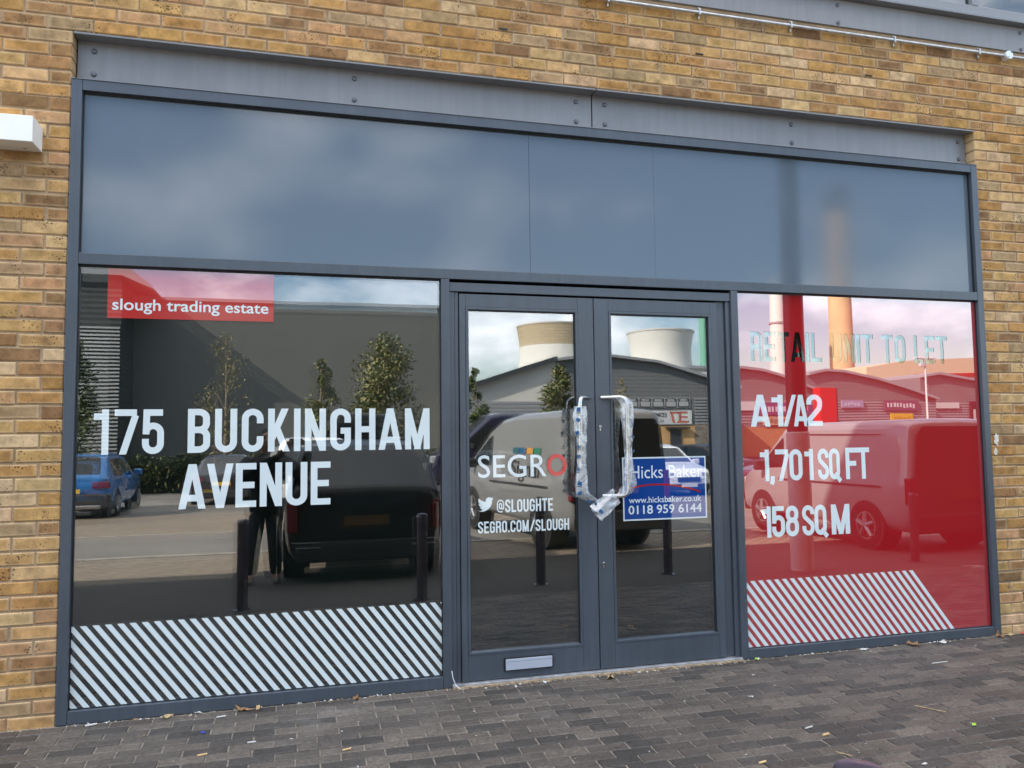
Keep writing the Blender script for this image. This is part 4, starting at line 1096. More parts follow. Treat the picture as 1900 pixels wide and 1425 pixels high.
def interp(tab, t):
    for (a, va), (b, vb) in zip(tab, tab[1:]):
        if t <= b: 
            k = (t-a)/(b-a) if b > a else 0
            return va + (vb-va)*k
    return tab[-1][1]
PROF = {
 'suv':   dict(top=[(0,.60),(.015,.66),(.10,.955),(.17,.99),(.42,1),(.56,.955),(.735,.655),(.93,.57),(.985,.50),(1,.36)], belt=.62, th=.80, side=[(.15,.36),(.375,.52),(.535,.64)], rear=(.02,.10), ws=(.575,.73), wheels=(.185,.80), wr=.205),
 'hatch': dict(top=[(0,.58),(.02,.64),(.12,.94),(.2,.985),(.42,1),(.56,.95),(.74,.64),(.94,.54),(.985,.46),(1,.34)], belt=.61, th=.76, side=[(.17,.37),(.385,.53),(.545,.65)], rear=(.03,.115), ws=(.575,.735), wheels=(.17,.81), wr=.215),
 'saloon':dict(top=[(0,.60),(.02,.665),(.13,.69),(.28,.94),(.36,.99),(.47,1),(.57,.95),(.74,.66),(.95,.55),(.985,.46),(1,.34)], belt=.63, th=.74, side=[(.24,.39),(.405,.54),(.555,.66)], rear=(.14,.275), ws=(.585,.735), wheels=(.19,.81), wr=.22),
 'slope': dict(top=[(0,.955),(.012,.985),(.05,1),(.40,.995),(.54,.965),(.65,.88),(.86,.60),(.96,.50),(.985,.44),(1,.30)], belt=.55, th=.88, side=[(.61,.79)], rear=None, ws=(.57,.85), wheels=(.19,.80), wr=.17),
 'van':   dict(top=[(0,.955),(.012,.985),(.05,1),(.60,1),(.66,.975),(.83,.64),(.96,.50),(.985,.44),(1,.30)], belt=.57, th=.90, side=[(.66,.80)], rear=None, ws=(.675,.825), wheels=(.19,.80), wr=.17),
}
def car(name, label, kind, Lc, Wc, Hc, pt, loc, rz, group=None, cat='car', rearglass=True, plate='plate', lower=None, tail='side'):
    """vehicle with its rear at local y=0, nose at +y"""
    pr = PROF[kind]; root = empty(name, loc, rz); tag(root, label, cat, group)
    w = Wc/2; zb = 0.13*Hc; bz = pr['belt']*Hc
    cuts = set([i/26 for i in range(27)] + [a for a, _ in pr['top']])
    for a, b in pr['side']: cuts |= {a, b}
    if pr['rear']: cuts |= set(pr['rear'])
    cuts |= set(pr['ws']); cuts = sorted(cuts)
    rings = []
    for t in cuts:
        zt = interp(pr['top'], t)*Hc
        wf = interp([(0,.90),(.015,.955),(.06,1),(.88,1),(.96,.93),(1,.74)], t)*w
        zbot = zb + interp([(0,.07),(.03,0),(.95,0),(1,.05)], t)*Hc
        zbelt = min(bz, zt-0.035*Hc); zs = zt - 0.05*Hc if zt-0.05*Hc > zbelt+.01 else zbelt+.01
        k = max(0.0, min(1.0, (zt-bz)/(Hc-bz))) if Hc > bz else 0
        wr_ = wf*(0.965 - (0.965-pr['th'])*k)
        half = [(0,zbot),(wf*.86,zbot),(wf*.965,zbot+.05*Hc),(wf,zbot+.5*(zbelt-zbot)),(wf*.992,zbelt-.06*Hc),(wf*.965,zbelt),
                (wf*.965+(wr_-wf*.965)*.08, zbelt+(zs-zbelt)*.06),(wf*.965+(wr_-wf*.965)*.9, zbelt+(zs-zbelt)*.90),(wr_,zs),(wr_-.05*w,zt-.012*Hc),(wr_*.80,zt-.002*Hc),(wr_*.78,zt),(0,zt+.012*Hc)]
        ring = [(x_, t*Lc, z_) for x_, z_ in half] + [(-x_, t*Lc, z_) for x_, z_ in reversed(half[1:-1])]
        rings.append(ring)
    n = len(rings[0]); body = MB(); glass = MB(); vs = [p for r_ in rings for p in r_]
    bf, gf = [], []
    for i in range(len(cuts)-1):
        tm = (cuts[i]+cuts[i+1])/2
        for k in range(n):
            q = (i*n+k, i*n+(k+1)%n, (i+1)*n+(k+1)%n, (i+1)*n+k)
            kk = k if k <= 11 else n-1-k
            g_ = (kk == 6 and any(a <= tm <= b for a, b in pr['side']))
            g_ = g_ or (kk in (10, 11) and pr['ws'][0] <= tm <= pr['ws'][1])
            g_ = g_ or (pr['rear'] and kk in (10, 11) and pr['rear'][0] <= tm <= pr['rear'][1])
            (gf if g_ else bf).append(q)
    bf.append(tuple(reversed(range(n)))); bf.append(tuple(range((len(cuts)-1)*n, len(cuts)*n)))
    def sub(fs):
        used = sorted({v for f in fs for v in f}); mp_ = {v: i for i, v in enumerate(used)}
        return [vs[v] for v in used], [tuple(mp_[v] for v in f) for f in fs]
    a, b = sub(bf); body.add(a, b); ss = body.build('body', pt, root, smooth=True, angle=60).modifiers.new('subdivision', 'SUBSURF'); ss.levels = ss.render_levels = 1
    a, b = sub(gf); glass.add(a, b); ss = glass.build('windows', M['glassdk'], root, smooth=True, angle=60).modifiers.new('subdivision', 'SUBSURF'); ss.levels = ss.render_levels = 1
    if kind == 'van' and rearglass:
        g = MB()
        for s_ in (-1, 1): g.box(min(s_*.06*w, s_*.74*w), max(s_*.06*w, s_*.74*w), -0.012, 0.004, .58*Hc, .90*Hc)
        g.build('rear_window', M['glassdk'], root, bevel=0.03)
    tr = MB(); rw = pr['wr']*Hc
    tr.box(-.86*w, .86*w, -.035, .10, zb+.02, zb+.16*Hc); tr.build('bumper', lower or M['plastic'], root, bevel=0.03); tr = MB(); tr.box(-.80*w, .80*w, Lc-.12, Lc+.03, zb+.02, zb+.13*Hc)
    tr.build('bumper', lower or M['plastic'], root, bevel=0.03)
    for t in pr['wheels']:
        for s_ in (-1, 1):
            y_ = t*Lc; xo = s_*(w+.008); xi = s_*(w-.20)
            ar = MB(); ar.lathe([(rw*1.16, s_*(w-.30)), (rw*1.16, s_*(w+.002)), (0, s_*(w+.002))], y_, rw*1.0, 28, 'x'); ar.build('wheel_arch', M['plastic'], root)
            ty = MB(); ty.lathe([(rw*.6, xi), (rw*.97, xi), (rw, xi+s_*.02), (rw, xo-s_*.02), (rw*.97, xo), (rw*.70, xo+s_*.004), (rw*.66, xo-s_*.012), (0, xo-s_*.015)], y_, rw, 28, 'x'); tw = ty.build('wheel', M['tyre'], root, smooth=True)
            ri = MB(); ri.lathe([(rw*.66, xo-s_*.008), (rw*.66, xo+s_*.006), (rw*.58, xo+s_*.004), (rw*.57, xo-s_*.010)], y_, rw, 28, 'x')
            for q in range(5):
                an = q*2*math.pi/5+.3; 
                p0 = Vector((xo+s_*.006, y_, rw)); p1 = Vector((xo+s_*.004, y_+math.cos(an)*rw*.60, rw+math.sin(an)*rw*.60))
                ri.tube([p0, p1], [.045, .032], 6)
            ri.lathe([(rw*.16, xo-s_*.01), (rw*.16, xo+s_*.014), (0, xo+s_*.016)], y_, rw, 14, 'x')
            ri.build('rim', M['rim'], tw, smooth=True)
    ztail = .955*Hc if kind in ('van', 'slope') else .60*Hc
    for s_ in (-1, 1):
        l_ = MB()
        if tail == 'tall': l_.box(min(s_*.83*w, s_*.955*w), max(s_*.83*w, s_*.955*w), -.02, .10, .36*Hc, .56*Hc)
        elif tail == 'pillar':
            l_.box(min(s_*.78*w, s_*.93*w), max(s_*.78*w, s_*.93*w), -.02, .10, .50*Hc, .60*Hc)
        else: l_.box(min(s_*.55*w, s_*.965*w), max(s_*.55*w, s_*.965*w), -.02, .12, .47*Hc, .57*Hc)
        l_.build('tail_light', M['lampred'], root, bevel=0.015)
        l_ = MB(); l_.box(min(s_*.50*w, s_*.84*w), max(s_*.50*w, s_*.84*w), Lc*.945, Lc*.992, .385*Hc, .475*Hc); l_.build('headlight', M['lampclear'], root, bevel=0.03)
        mi = MB(); mi.box(min(s_*(w-.02), s_*(w+.20)), max(s_*(w-.02), s_*(w+.20)), Lc*(.655 if kind not in ('van', 'slope') else .765), Lc*(.655 if kind not in ('van', 'slope') else .765)+.10, bz-.02, bz+.15); mi.build('mirror', pt if kind not in ('van', 'slope') else M['plastic'], root, bevel=0.03)
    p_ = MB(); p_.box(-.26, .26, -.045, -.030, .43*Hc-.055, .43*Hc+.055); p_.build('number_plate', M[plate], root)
    p_ = MB(); p_.box(-.26, .26, Lc+.031, Lc+.040, .20*Hc, .20*Hc+.11); p_.build('number_plate', M['platew'], root)
    gr_ = MB(); gr_.box(-.42*w, .42*w, Lc-.03, Lc+.022, .30*Hc, .385*Hc); gr_.build('grille', M['plastic'], root, bevel=0.012)
    return root, dict(w=w, H=Hc, L=Lc)

PI = math.pi
def at_ground(X, Y): return (X, -Y, gz(Y))
# row nearest the shop: tails towards the glass, noses away (local +y = away, so turned by pi)
# black estate car
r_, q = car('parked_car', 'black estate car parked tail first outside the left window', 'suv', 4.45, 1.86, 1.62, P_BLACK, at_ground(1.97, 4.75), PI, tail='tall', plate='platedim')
for s_ in (-1, 1):
    b = MB(); b.box(min(s_*.52, s_*.80), max(s_*.52, s_*.80), -.052, -.036, .40, .415); b.box(min(s_*.52, s_*.84), max(s_*.52, s_*.84), -.052, -.036, .46, .475); b.build('chrome_trim', M['chrome'], r_)
b = MB(); b.tube([(-.62,.62,1.645),(-.60,2.4,1.66)], .016, 8); b.build('roof_rail', M['chrome'], r_); b = MB(); b.tube([(.62,.62,1.645),(.60,2.4,1.66)], .016, 8); b.build('roof_rail', M['chrome'], r_)
# white high-roofed works van
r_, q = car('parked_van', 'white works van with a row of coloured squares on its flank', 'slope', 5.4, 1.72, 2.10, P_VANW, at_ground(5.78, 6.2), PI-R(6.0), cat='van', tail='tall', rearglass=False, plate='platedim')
rd = MB(); rd.prism([(-.76,.36),(.76,.36),(.76,1.20),(.70,1.80),(.60,1.95),(-.60,1.95),(-.70,1.80),(-.76,1.20)], -.014, .012); rd.build('rear_doors', mat('dark_doors', (0.012,0.012,0.013), .35), r_, bevel=.012)
sq = MB()
# local +x is the left-hand (west) flank once turned; graphics lie 4 mm proud of the panel
xs_ = q['w']+.004
def flank(u, z): return (xs_*1.0, u, z)
for k_, c_ in enumerate([(0.03,0.13,0.16),(0.02,0.11,0.25),(0.62,0.30,0.06),(0.02,0.22,0.13)]):
    g = MB(); ua = 2.25 - k_*.30 ; zz = 1.42
    wl_ = .80/.96
    g.add([(q['w']*.955, ua, zz), (q['w']*.955, ua-.26, zz), (q['w']*.945, ua-.26, zz+.10), (q['w']*.945, ua, zz+.10)], [(0,1,2,3)])
    g.build('coloured_square', mat('square_%d' % k_, c_, 0.4), r_)
g = MB(); words(g, 'Signal', 1.05, 2.25, 1.05, 1.32, lambda u, z: (q['w']*1.001-(z-.95)*.10, 3.35-u, z), bold=0.01); g.build('flank_lettering', M['plastic'], r_)
b = MB(); b.tube([(q['w']+.006,.75,.92),(q['w']+.006,3.3,.92)], .018, 6); b.build('side_moulding', M['plastic'], r_)
# small silver panel van
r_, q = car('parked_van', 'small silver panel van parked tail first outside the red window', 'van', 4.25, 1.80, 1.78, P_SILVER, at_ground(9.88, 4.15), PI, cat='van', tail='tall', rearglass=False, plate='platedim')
rd = MB(); rd.prism([(-.78,.42),(.78,.42),(.78,1.05),(.72,1.58),(.62,1.69),(-.62,1.69),(-.72,1.58),(-.78,1.05)], -.014, .012); rd.build('rear_doors', mat('dark_rear_doors', (0.05,0.05,0.055), .4), r_, bevel=.012)
b = MB(); b.tube([(q['w']+.004,.5,.86),(q['w']+.004,2.9,.86)], .012, 6); b.tube([(q['w']*.93,.55,1.58),(q['w']*.93,2.35,1.60),(q['w']*.955,2.62,1.05)], .008, 6); b.build('panel_seam', M['plastic'], r_)
# second row and beyond
r_, q = car('parked_car', 'blue crossover car with black lower panels and roof bars', 'suv', 4.35, 1.83, 1.56, P_BLUE, at_ground(-4.05, 16.4), PI, tail='side')
b = MB(); b.box(-.90, .90, -.055, .30, .26, .60); b.build('lower_panel', M['plastic'], r_, bevel=.04)
b = MB(); b.box(-.72, .72, -.075, .1, .24, .34); b.build('skid_plate', M['rim'], r_, bevel=.03)
b = MB(); b.tube([(-.62,.62,1.585),(-.60,2.4,1.60)], .018, 8); b.build('roof_rail', M['plastic'], r_); b = MB(); b.tube([(.62,.62,1.585),(.60,2.4,1.60)], .018, 8); b.build('roof_rail', M['plastic'], r_)
car('parked_car', 'dark grey saloon with red lamps parked before the hedge', 'saloon', 4.6, 1.80, 1.44, P_DARK, at_ground(-0.95, 20.3), PI, tail='side')
car('parked_car', 'white estate car half hidden behind the black one', 'suv', 4.5, 1.84, 1.85, P_WHITE, at_ground(1.56, 13.6), PI, tail='tall')
car('parked_car', 'white hatchback facing the shop with dark grille and headlamps', 'hatch', 4.1, 1.77, 1.58, P_WHITE, at_ground(12.6, 21.2), 0.0)
car('parked_car', 'black car parked beyond the white hatchback', 'hatch', 4.3, 1.8, 1.55, P_BLACK, at_ground(18.6, 30.2), R(-25))
car('parked_car', 'dark red hatchback parked beyond the column', 'hatch', 4.0, 1.74, 1.48, P_MAROON, at_ground(17.2, 15.4), R(90), tail='side')
car('parked_van', 'tall dark van showing above the black estate car', 'van', 5.1, 2.0, 2.75, P_BLACK, at_ground(3.28, 22.0), PI, cat='van')
r_, q = car('parked_van', 'navy cash van parked side on behind the white works van', 'van', 6.2, 2.1, 2.72, P_NAVY, (11.6, -22.2, gz(22)), PI/2, cat='van', rearglass=False)
g = MB(); words(g, 'G', 0, .36, 1.98, 2.30, lambda u, z: (q['w']*.962, 3.55-u, z), bold=0.02); words(g, 'S', .50, .74, 1.98, 2.30, lambda u, z: (q['w']*.962, 3.55-u, z), bold=0.02); g.build('flank_lettering', M['sign_white'], r_)
g = MB(); words(g, '4', .24, .56, 1.92, 2.36, lambda u, z: (q['w']*.966, 3.55-u, z), bold=0.02); g.build('red_numeral', M['vinyl_red2'], r_)

# ---- bollards
M['bollard'] = mat('bollard_steel', (0.15,0.125,0.16), 0.25, metal=0.75, var=0.15, scale=9)
bl = [('round steel bollard in front of the person taking the picture', .70, 3.20), ('round steel bollard with its cap just in view at the bottom edge', 2.36, 3.08), ('round steel bollard between the black estate car and white van', 3.72, 3.58), ('round steel bollard behind the white works van', 5.30, 3.75), ('round steel bollard behind the small silver van', 8.50, 3.52)]
def bollard(lab, X, Y):
    t_ = empty('bollard', (X, -Y, gz(Y))); tag(t_, lab, 'bollard', 'steel bollards along the pavement')
    b = MB(); b.lathe([(.051,-.05),(.051,.80)], n=24); b.build('post', M['bollard'], t_, smooth=True)
    b = MB(); b.lathe([(.054,.796),(.054,.818),(.049,.830),(.028,.836),(0,.838)], n=24); b.build('cap', M['bollard'], t_, smooth=True)
    b = MB(); b.lathe([(.085,-.02),(.085,.006),(.060,.010)], n=24); b.build('base_collar', M['bollard'], t_, smooth=True)
for a in bl: bollard(*a)

# ---- tall column with a pale sleeve
t_ = empty('lighting_column', (6.84, -3.42, gz(3.42))); tag(t_, 'tall dark round column with a pale lower sleeve', 'column')
b = MB(); b.lathe([(.118,1.60),(.112,6.4),(.10,7.6)], n=28); b.build('shaft', mat('dark_column_paint', (0.020,0.021,0.023), 0.4, var=0.1), t_, smooth=True)
b = MB(); b.lathe([(.130,-.05),(.130,1.585),(.120,1.60)], n=28); b.build('sleeve', mat('pale_sleeve', (0.58,0.57,0.55), 0.45, var=0.15, scale=5), t_, smooth=True)
b = MB(); b.tube([(0,0,7.6),(0,-.1,7.9),(0,-.6,8.1)], .05, 12); b.box(-.12,.12,-1.3,-.58,8.06,8.17); b.build('lantern', M['plastic'], t_, smooth=True)

# ---- trees
def leaf_mat(name, c, c2):
    mt, t, p = nmat(name); N = t.nodes.new; Lk = t.links.new
    a = N('ShaderNodeAttribute'); a.attribute_name = 'tint'; Lk(a.outputs['Color'], p.inputs['Base Color']); p.inputs['Roughness'].default_value = 0.55
    return mt
M['leaves'] = leaf_mat('leaves', None, None)
M['bark'] = mat('pale_bark', (0.24,0.20,0.15), 0.9, var=0.35, scale=14)
def tree(name, label, X, Y, h, wd, base, nleaf, ls, cols, seed, group='trees along the far edge of the car park', lobes=9):
    rr = random.Random(seed); root = empty(name, (X, -Y, gz(Y))); tag(root, label, 'tree', group)
    tr = MB(); tr.tube([(0,0,-.1),(.03*rr.uniform(-1,1),0,h*.3),(.05*rr.uniform(-1,1),.05,h*.65),(0,0,h*.96)], [h*.012+.02,h*.010+.014,h*.006+.008,.008], 8)
    cl = []
    for k in range(lobes):
        f = k/(lobes-1); z = base + (h-base)*(0.08+0.88*f); r_ = wd*(0.20+0.80*math.sin(math.pi*min(1,(0.12+f*0.92)))**0.8)*rr.uniform(.55,.95)
        a = rr.uniform(0, 6.28); cx_, cy_ = r_*.62*math.cos(a), r_*.62*math.sin(a)
        if f > .9: cx_ *= .2; cy_ *= .2
        cl.append((cx_, cy_, z, wd*rr.uniform(.26,.48)*(1-.45*f)))
        tr.tube([(0,0,z-abs(cx_)*.9-.3),(cx_*.5,cy_*.5,z-.2),(cx_,cy_,z)], [.022,.014,.006], 6, cap=False)
    tr.build('trunk', M['bark'], root, smooth=True)
    lf = MB()
    for i in range(nleaf):
        c_ = rr.choice(cl); d = Vector((rr.gauss(0,1),rr.gauss(0,1),rr.gauss(0,1))).normalized() * c_[3]*(rr.random()**.45)*rr.choice((1,1,1.15,1.4))
        p = Vector((c_[0]+d.x, c_[1]+d.y, c_[2]+d.z*1.1)); u = Vector((rr.gauss(0,1),rr.gauss(0,1),rr.gauss(0,.7))).normalized(); w_ = u.orthogonal().normalized()
        s_ = ls*rr.uniform(.6,1.35); k_ = rr.choice(cols); f = rr.uniform(.75,1.25)
        lf.add([p-u*s_, p+w_*s_*.55, p+u*s_, p-w_*s_*.55], [(0,1,2,3)], tuple(q_*f for q_ in k_))
    lf.build('crown', M['leaves'], root)
GR = [(0.085,0.125,0.035),(0.115,0.15,0.045),(0.15,0.17,0.055),(0.06,0.09,0.028)]
GY = [(0.17,0.17,0.055),(0.24,0.21,0.075),(0.13,0.13,0.04),(0.30,0.25,0.11)]
GD = [(0.035,0.06,0.02),(0.05,0.075,0.022),(0.028,0.045,0.015)]
tree('tree', 'thin half bare birch with a few yellowing leaves', -1.4, 27, 5.95, 1.5, 1.4, 1100, .05, GY, 21, lobes=20)
tree('tree', 'small slim leafy tree between the birch and the big one', 2.12, 27, 4.95, .85, 2.0, 2000, .075, GY+GR, 22)
tree('tree', 'broad dense green tree in front of the grey warehouse', 4.6, 27, 5.9, 2.15, 1.2, 6500, .075, GR+GY, 23, lobes=26)
tree('tree', 'dark bushy tree at the far left by the slatted block', -6.7, 27, 5.6, 1.5, 0.8, 3200, .085, GD+GR, 24, lobes=13)
tree('tree', 'slender young tree beside the pale gable building', 8.25, 27, 4.75, .75, 1.8, 1300, .085, GR, 25)
tree('tree', 'round green tree before the corner of the pale gable building', 11.9, 27, 4.75, 1.25, 1.9, 3600, .08, GR+GY, 26, lobes=11)
tree('tree', 'tiny bare sapling in front of the arched shed', 14.7, 27, 4.35, .40, 3.0, 130, .06, GY, 27)
# hedge along the edge of the car park
hd = MB(); rr = random.Random(31)
for i in range(15000):
    x_ = rr.uniform(-13, 9.5); f = rr.random()**.6
    top = .95 + .28*mnoise.noise(Vector((x_*.9, 0, 4))) + .12*mnoise.noise(Vector((x_*3, 0, 9)))
    y_ = -29 - rr.uniform(-.55,.55); z_ = -.45 + (top+.45)*f
    p = Vector((x_, y_, z_)); u = Vector((rr.gauss(0,1),rr.gauss(0,1),rr.gauss(0,.8))).normalized(); w_ = u.orthogonal().normalized(); s_ = rr.uniform(.05,.12)
    c_ = rr.choice(GD+GR+([(0.22,0.17,0.02)] if mnoise.noise(Vector((x_*1.3,3,z_))) > .25 else [])); f2 = rr.uniform(.7,1.25)
    hd.add([p-u*s_, p+w_*s_*.6, p+u*s_, p-w_*s_*.6], [(0,1,2,3)], tuple(q_*f2 for q_ in c_))
o = hd.build('hedge', M['leaves']); tag(o, 'low mixed hedge with yellow flecks along the far edge of the car park', 'hedge')
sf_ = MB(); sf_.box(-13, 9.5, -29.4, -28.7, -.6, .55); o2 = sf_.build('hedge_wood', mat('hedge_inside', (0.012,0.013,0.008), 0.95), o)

# ---- grey warehouse and the slatted block to its left
def clad_mat(name, c, pitch, amt, rough=0.5, vert=False):
    mt, t, p = nmat(name); N = t.nodes.new; Lk = t.links.new
    p.inputs['Base Color'].default_value = (*c, 1); p.inputs['Roughness'].default_value = rough
    g = N('ShaderNodeTexCoord'); wv = N('ShaderNodeTexWave'); wv.wave_type = 'BANDS'; wv.bands_direction = 'X' if vert else 'Z'; wv.inputs['Scale'].default_value = 0.314/pitch
    b = N('ShaderNodeBump'); b.inputs['Strength'].default_value = amt; b.inputs['Distance'].default_value = 0.05
    Lk(g.outputs['Object'], wv.inputs['Vector']); Lk(wv.outputs['Fac'], b.inputs['Height']); Lk(b.outputs['Normal'], p.inputs['Normal'])
    n = N('ShaderNodeTexNoise'); n.inputs['Scale'].default_value = .5; n.inputs['Detail'].default_value = 5
    mr = N('ShaderNodeMapRange'); mr.inputs['To Min'].default_value = .88; mr.inputs['To Max'].default_value = 1.12; Lk(g.outputs['Object'], n.inputs['Vector']); Lk(n.outputs['Fac'], mr.inputs['Value'])
    mm = N('ShaderNodeMix'); mm.data_type = 'RGBA'; mm.blend_type = 'MULTIPLY'; mm.inputs['Factor'].default_value = 1; mm.inputs['A'].default_value = (*c, 1)
    Lk(mr.outputs['Result'], mm.inputs['B']); Lk(mm.outputs['Result'], p.inputs['Base Color'])
    return mt
M['clad'] = clad_mat('grey_cladding', (0.13,0.132,0.122), .22, .07)
M['claddk'] = clad_mat('dark_cladding', (0.05,0.055,0.055), .3, .5)
M['cladlt'] = mat('pale_render', (0.62,0.61,0.56), .8, var=.08, scale=.6)
M['cladmid'] = clad_mat('mid_grey_cladding', (0.16,0.165,0.17), .3, .2)
M['rooftrim'] = mat('roof_trim', (0.30,0.31,0.33), .5)
M['roofdk'] = mat('dark_eaves', (0.045,0.05,0.055), .5)
M['slat'] = mat('pale_slats', (0.52,0.54,0.53), .4, metal=.2)
M['brickor'] = flat_brick_mat('orange_brick', (0.46,0.22,0.09), (0.38,0.17,0.07), (0.4,0.3,0.2))
M['stone'] = flat_brick_mat('grey_stone', (0.26,0.23,0.19), (0.16,0.14,0.12), (0.3,0.27,0.22), 2.0)
M['tan'] = mat('tan_render', (0.60,0.38,0.17), .8, var=.1, scale=1)
wh = empty('warehouse', (1, -46, -.4)); tag(wh, 'large plain grey clad warehouse across the car park', 'warehouse')
b = MB(); b.box(-10.2, 10.8, -68, -46, -.6, 9.9); wch(b, 'wall', M['clad'], wh)
b = MB(); b.box(-10.3, 10.95, -68.1, -45.88, 9.905, 10.10); wch(b, 'roof_edge', M['rooftrim'], wh)
for dx in (-4.6, -2.9): 
    b = MB(); b.box(dx, dx+.07, -45.99, -45.93, -.5, 4.4); wch(b, 'drain_pipe', M['claddk'], wh)
sbk = empty('slatted_block', (-12, -42.6, -.4)); tag(sbk, 'dark ribbed office block with pale horizontal slats on its lower storeys', 'office block')
b = MB(); b.box(-24, -8.15, -58, -42.6, -.6, 11.2); wch(b, 'wall', M['claddk'], sbk)
b = MB(); 
for k_ in range(34):
    z_ = .9 + k_*.205; b.box(-23.5, -8.2, -42.59, -42.50, z_, z_+.095)
wch(b, 'slats', M['slat'], sbk)
b = MB()
pts = [(-24,11.25),(-8.1,11.25),(-7.6,10.9),(-6.7,10.2),(-6.5,9.9),(-8.1,10.6),(-24,10.6)]
b.prism(pts, -42.2, -58.2); wch(b, 'curved_roof', M['rooftrim'], sbk)

# ---- pale gable building and the arched shed
def shed(name, label, poly, Y, depth, wallm, trimm, cat='building', trim=.42, parts=None):
    root = empty(name, (sum(p[0] for p in poly)/len(poly), -Y, -.4)); tag(root, label, cat)
    xa, xb = poly[0][0], poly[-1][0]
    b = MB(); b.prism([(xa,-.8)]+[(p[0],p[1]-trim) for p in poly]+[(xb,-.8)], -Y, -Y-depth); wch(b, 'wall', wallm, root)
    b = MB(); up_ = [(p[0],p[1]) for p in poly]; dn = [(p[0],p[1]-trim+.01) for p in reversed(poly)]
    for i in range(len(poly)-1):
        b.prism([(poly[i][0],poly[i][1]-trim+.01),(poly[i+1][0],poly[i+1][1]-trim+.01),poly[i+1],poly[i]], -Y+.5, -Y-depth-.3)
    wch(b, 'roof', trimm, root)
    return root
g1 = shed('gable_building', 'pale rendered building with a rising mono pitch roof', [(10.95,4.72),(11.54,4.86),(12.48,5.11),(17.4,6.66)], 44, 24, M['cladlt'], M['roofdk'], trim=.32)
b = MB()
for k_ in range(11): b.box(11.0, 17.3, -43.995, -43.95, 1.2+k_*.24, 1.2+k_*.24+.15)
wch(b, 'rib_band', M['rooftrim'], g1)
h2 = shed('trade_shed', 'dark grey shed with an arched roof and trade counter sign', [(19.45,7.28),(22.0,7.65),(24.6,7.73),(26.24,7.55),(28.4,7.33),(30.35,6.81),(32.8,6.14),(35.6,5.32)], 52, 24, M['cladmid'], M['rooftrim'], trim=.22)
b = MB(); b.box(25.5,31.3,-51.99,-51.84,2.35,3.42); sgn = wch(b, 'shop_sign', M['sign_white'], h2)
def rev(X0, Y): return lambda u, z: (X0-u, -Y, z)
b = MB(); words(b, 'EDMUNDSON', 0, 3.05, 2.92, 3.26, rev(29.1, 51.83), bold=0.03); words(b, 'ELECTRICAL', .3, 2.75, 2.50, 2.72, rev(29.1, 51.83), bold=0.015); o = b.build('sign_lettering', M['plastic'], sgn)
b = MB()
for q4 in ([(31.05,3.34),(30.2,3.34),(30.2,3.17),(30.95,3.17)],[(30.95,3.17),(30.72,3.17),(30.55,2.45),(30.78,2.45)],[(30.3,2.62),(29.35,2.62),(29.35,2.45),(30.5,2.45)],[(30.1,3.34),(29.45,3.34),(29.45,3.17),(30.1,3.17)],[(30.1,2.98),(29.45,2.98),(29.45,2.82),(30.1,2.82)],[(30.25,3.34),(30.02,3.34),(30.02,2.62),(30.25,2.62)]):
    b.add([(60.4-p[0],-51.825,p[1]) for p in q4], [(0,1,2,3)])
o = b.build('red_emblem', M['vinyl_red2'], sgn)
b = MB(); b.box(25.6,31.2,-51.99,-51.9,3.62,4.42); wch(b, 'picture_panel', mat('picture_panel', (0.35,0.36,0.37), .5), h2)
b = MB(); rr = random.Random(4)
for k_ in range(5):
    x0_ = 25.75+k_*1.1; b.box(x0_, x0_+.95, -51.895, -51.87, 3.68, 4.36)
wch(b, 'picture_frame', M['plastic'], h2)
b = MB()
for k_ in range(5):
    x0_ = 25.82+k_*1.1
    b.box(x0_, x0_+.81, -51.865, -51.85, 3.74, 4.12); b.box(x0_+.1, x0_+.7, -51.865, -51.85, 4.17, 4.30)
wch(b, 'picture', mat('picture_grey', (0.42,0.43,0.44), .5), h2)
b = MB(); b.box(26.4,31.6,-51.985,-51.94,-.4,2.25); wch(b, 'tan_wall', M['tan'], h2)
b = MB(); b.box(29.0,31.0,-51.93,-51.5,2.02,2.14); b.box(29.4,30.4,-51.935,-51.86,-.4,1.95); wch(b, 'doorway', M['roofdk'], h2)
b = MB(); b.box(31.62,35.5,-51.985,-51.90,-.4,2.30); wch(b, 'stone_wall', M['stone'], h2)
b = MB()
for k_ in range(9): b.box(31.62,35.5,-51.985,-51.93,2.34+k_*.24,2.34+k_*.24+.13)
wch(b, 'louvres', M['rooftrim'], h2)
sh2 = shed('gable_building', 'smaller pale gable rising behind the arched shed', [(36.2,7.6),(39.2,8.3),(40.8,8.72),(46,8.6)], 70, 20, M['cladlt'], M['rooftrim'], trim=.3)

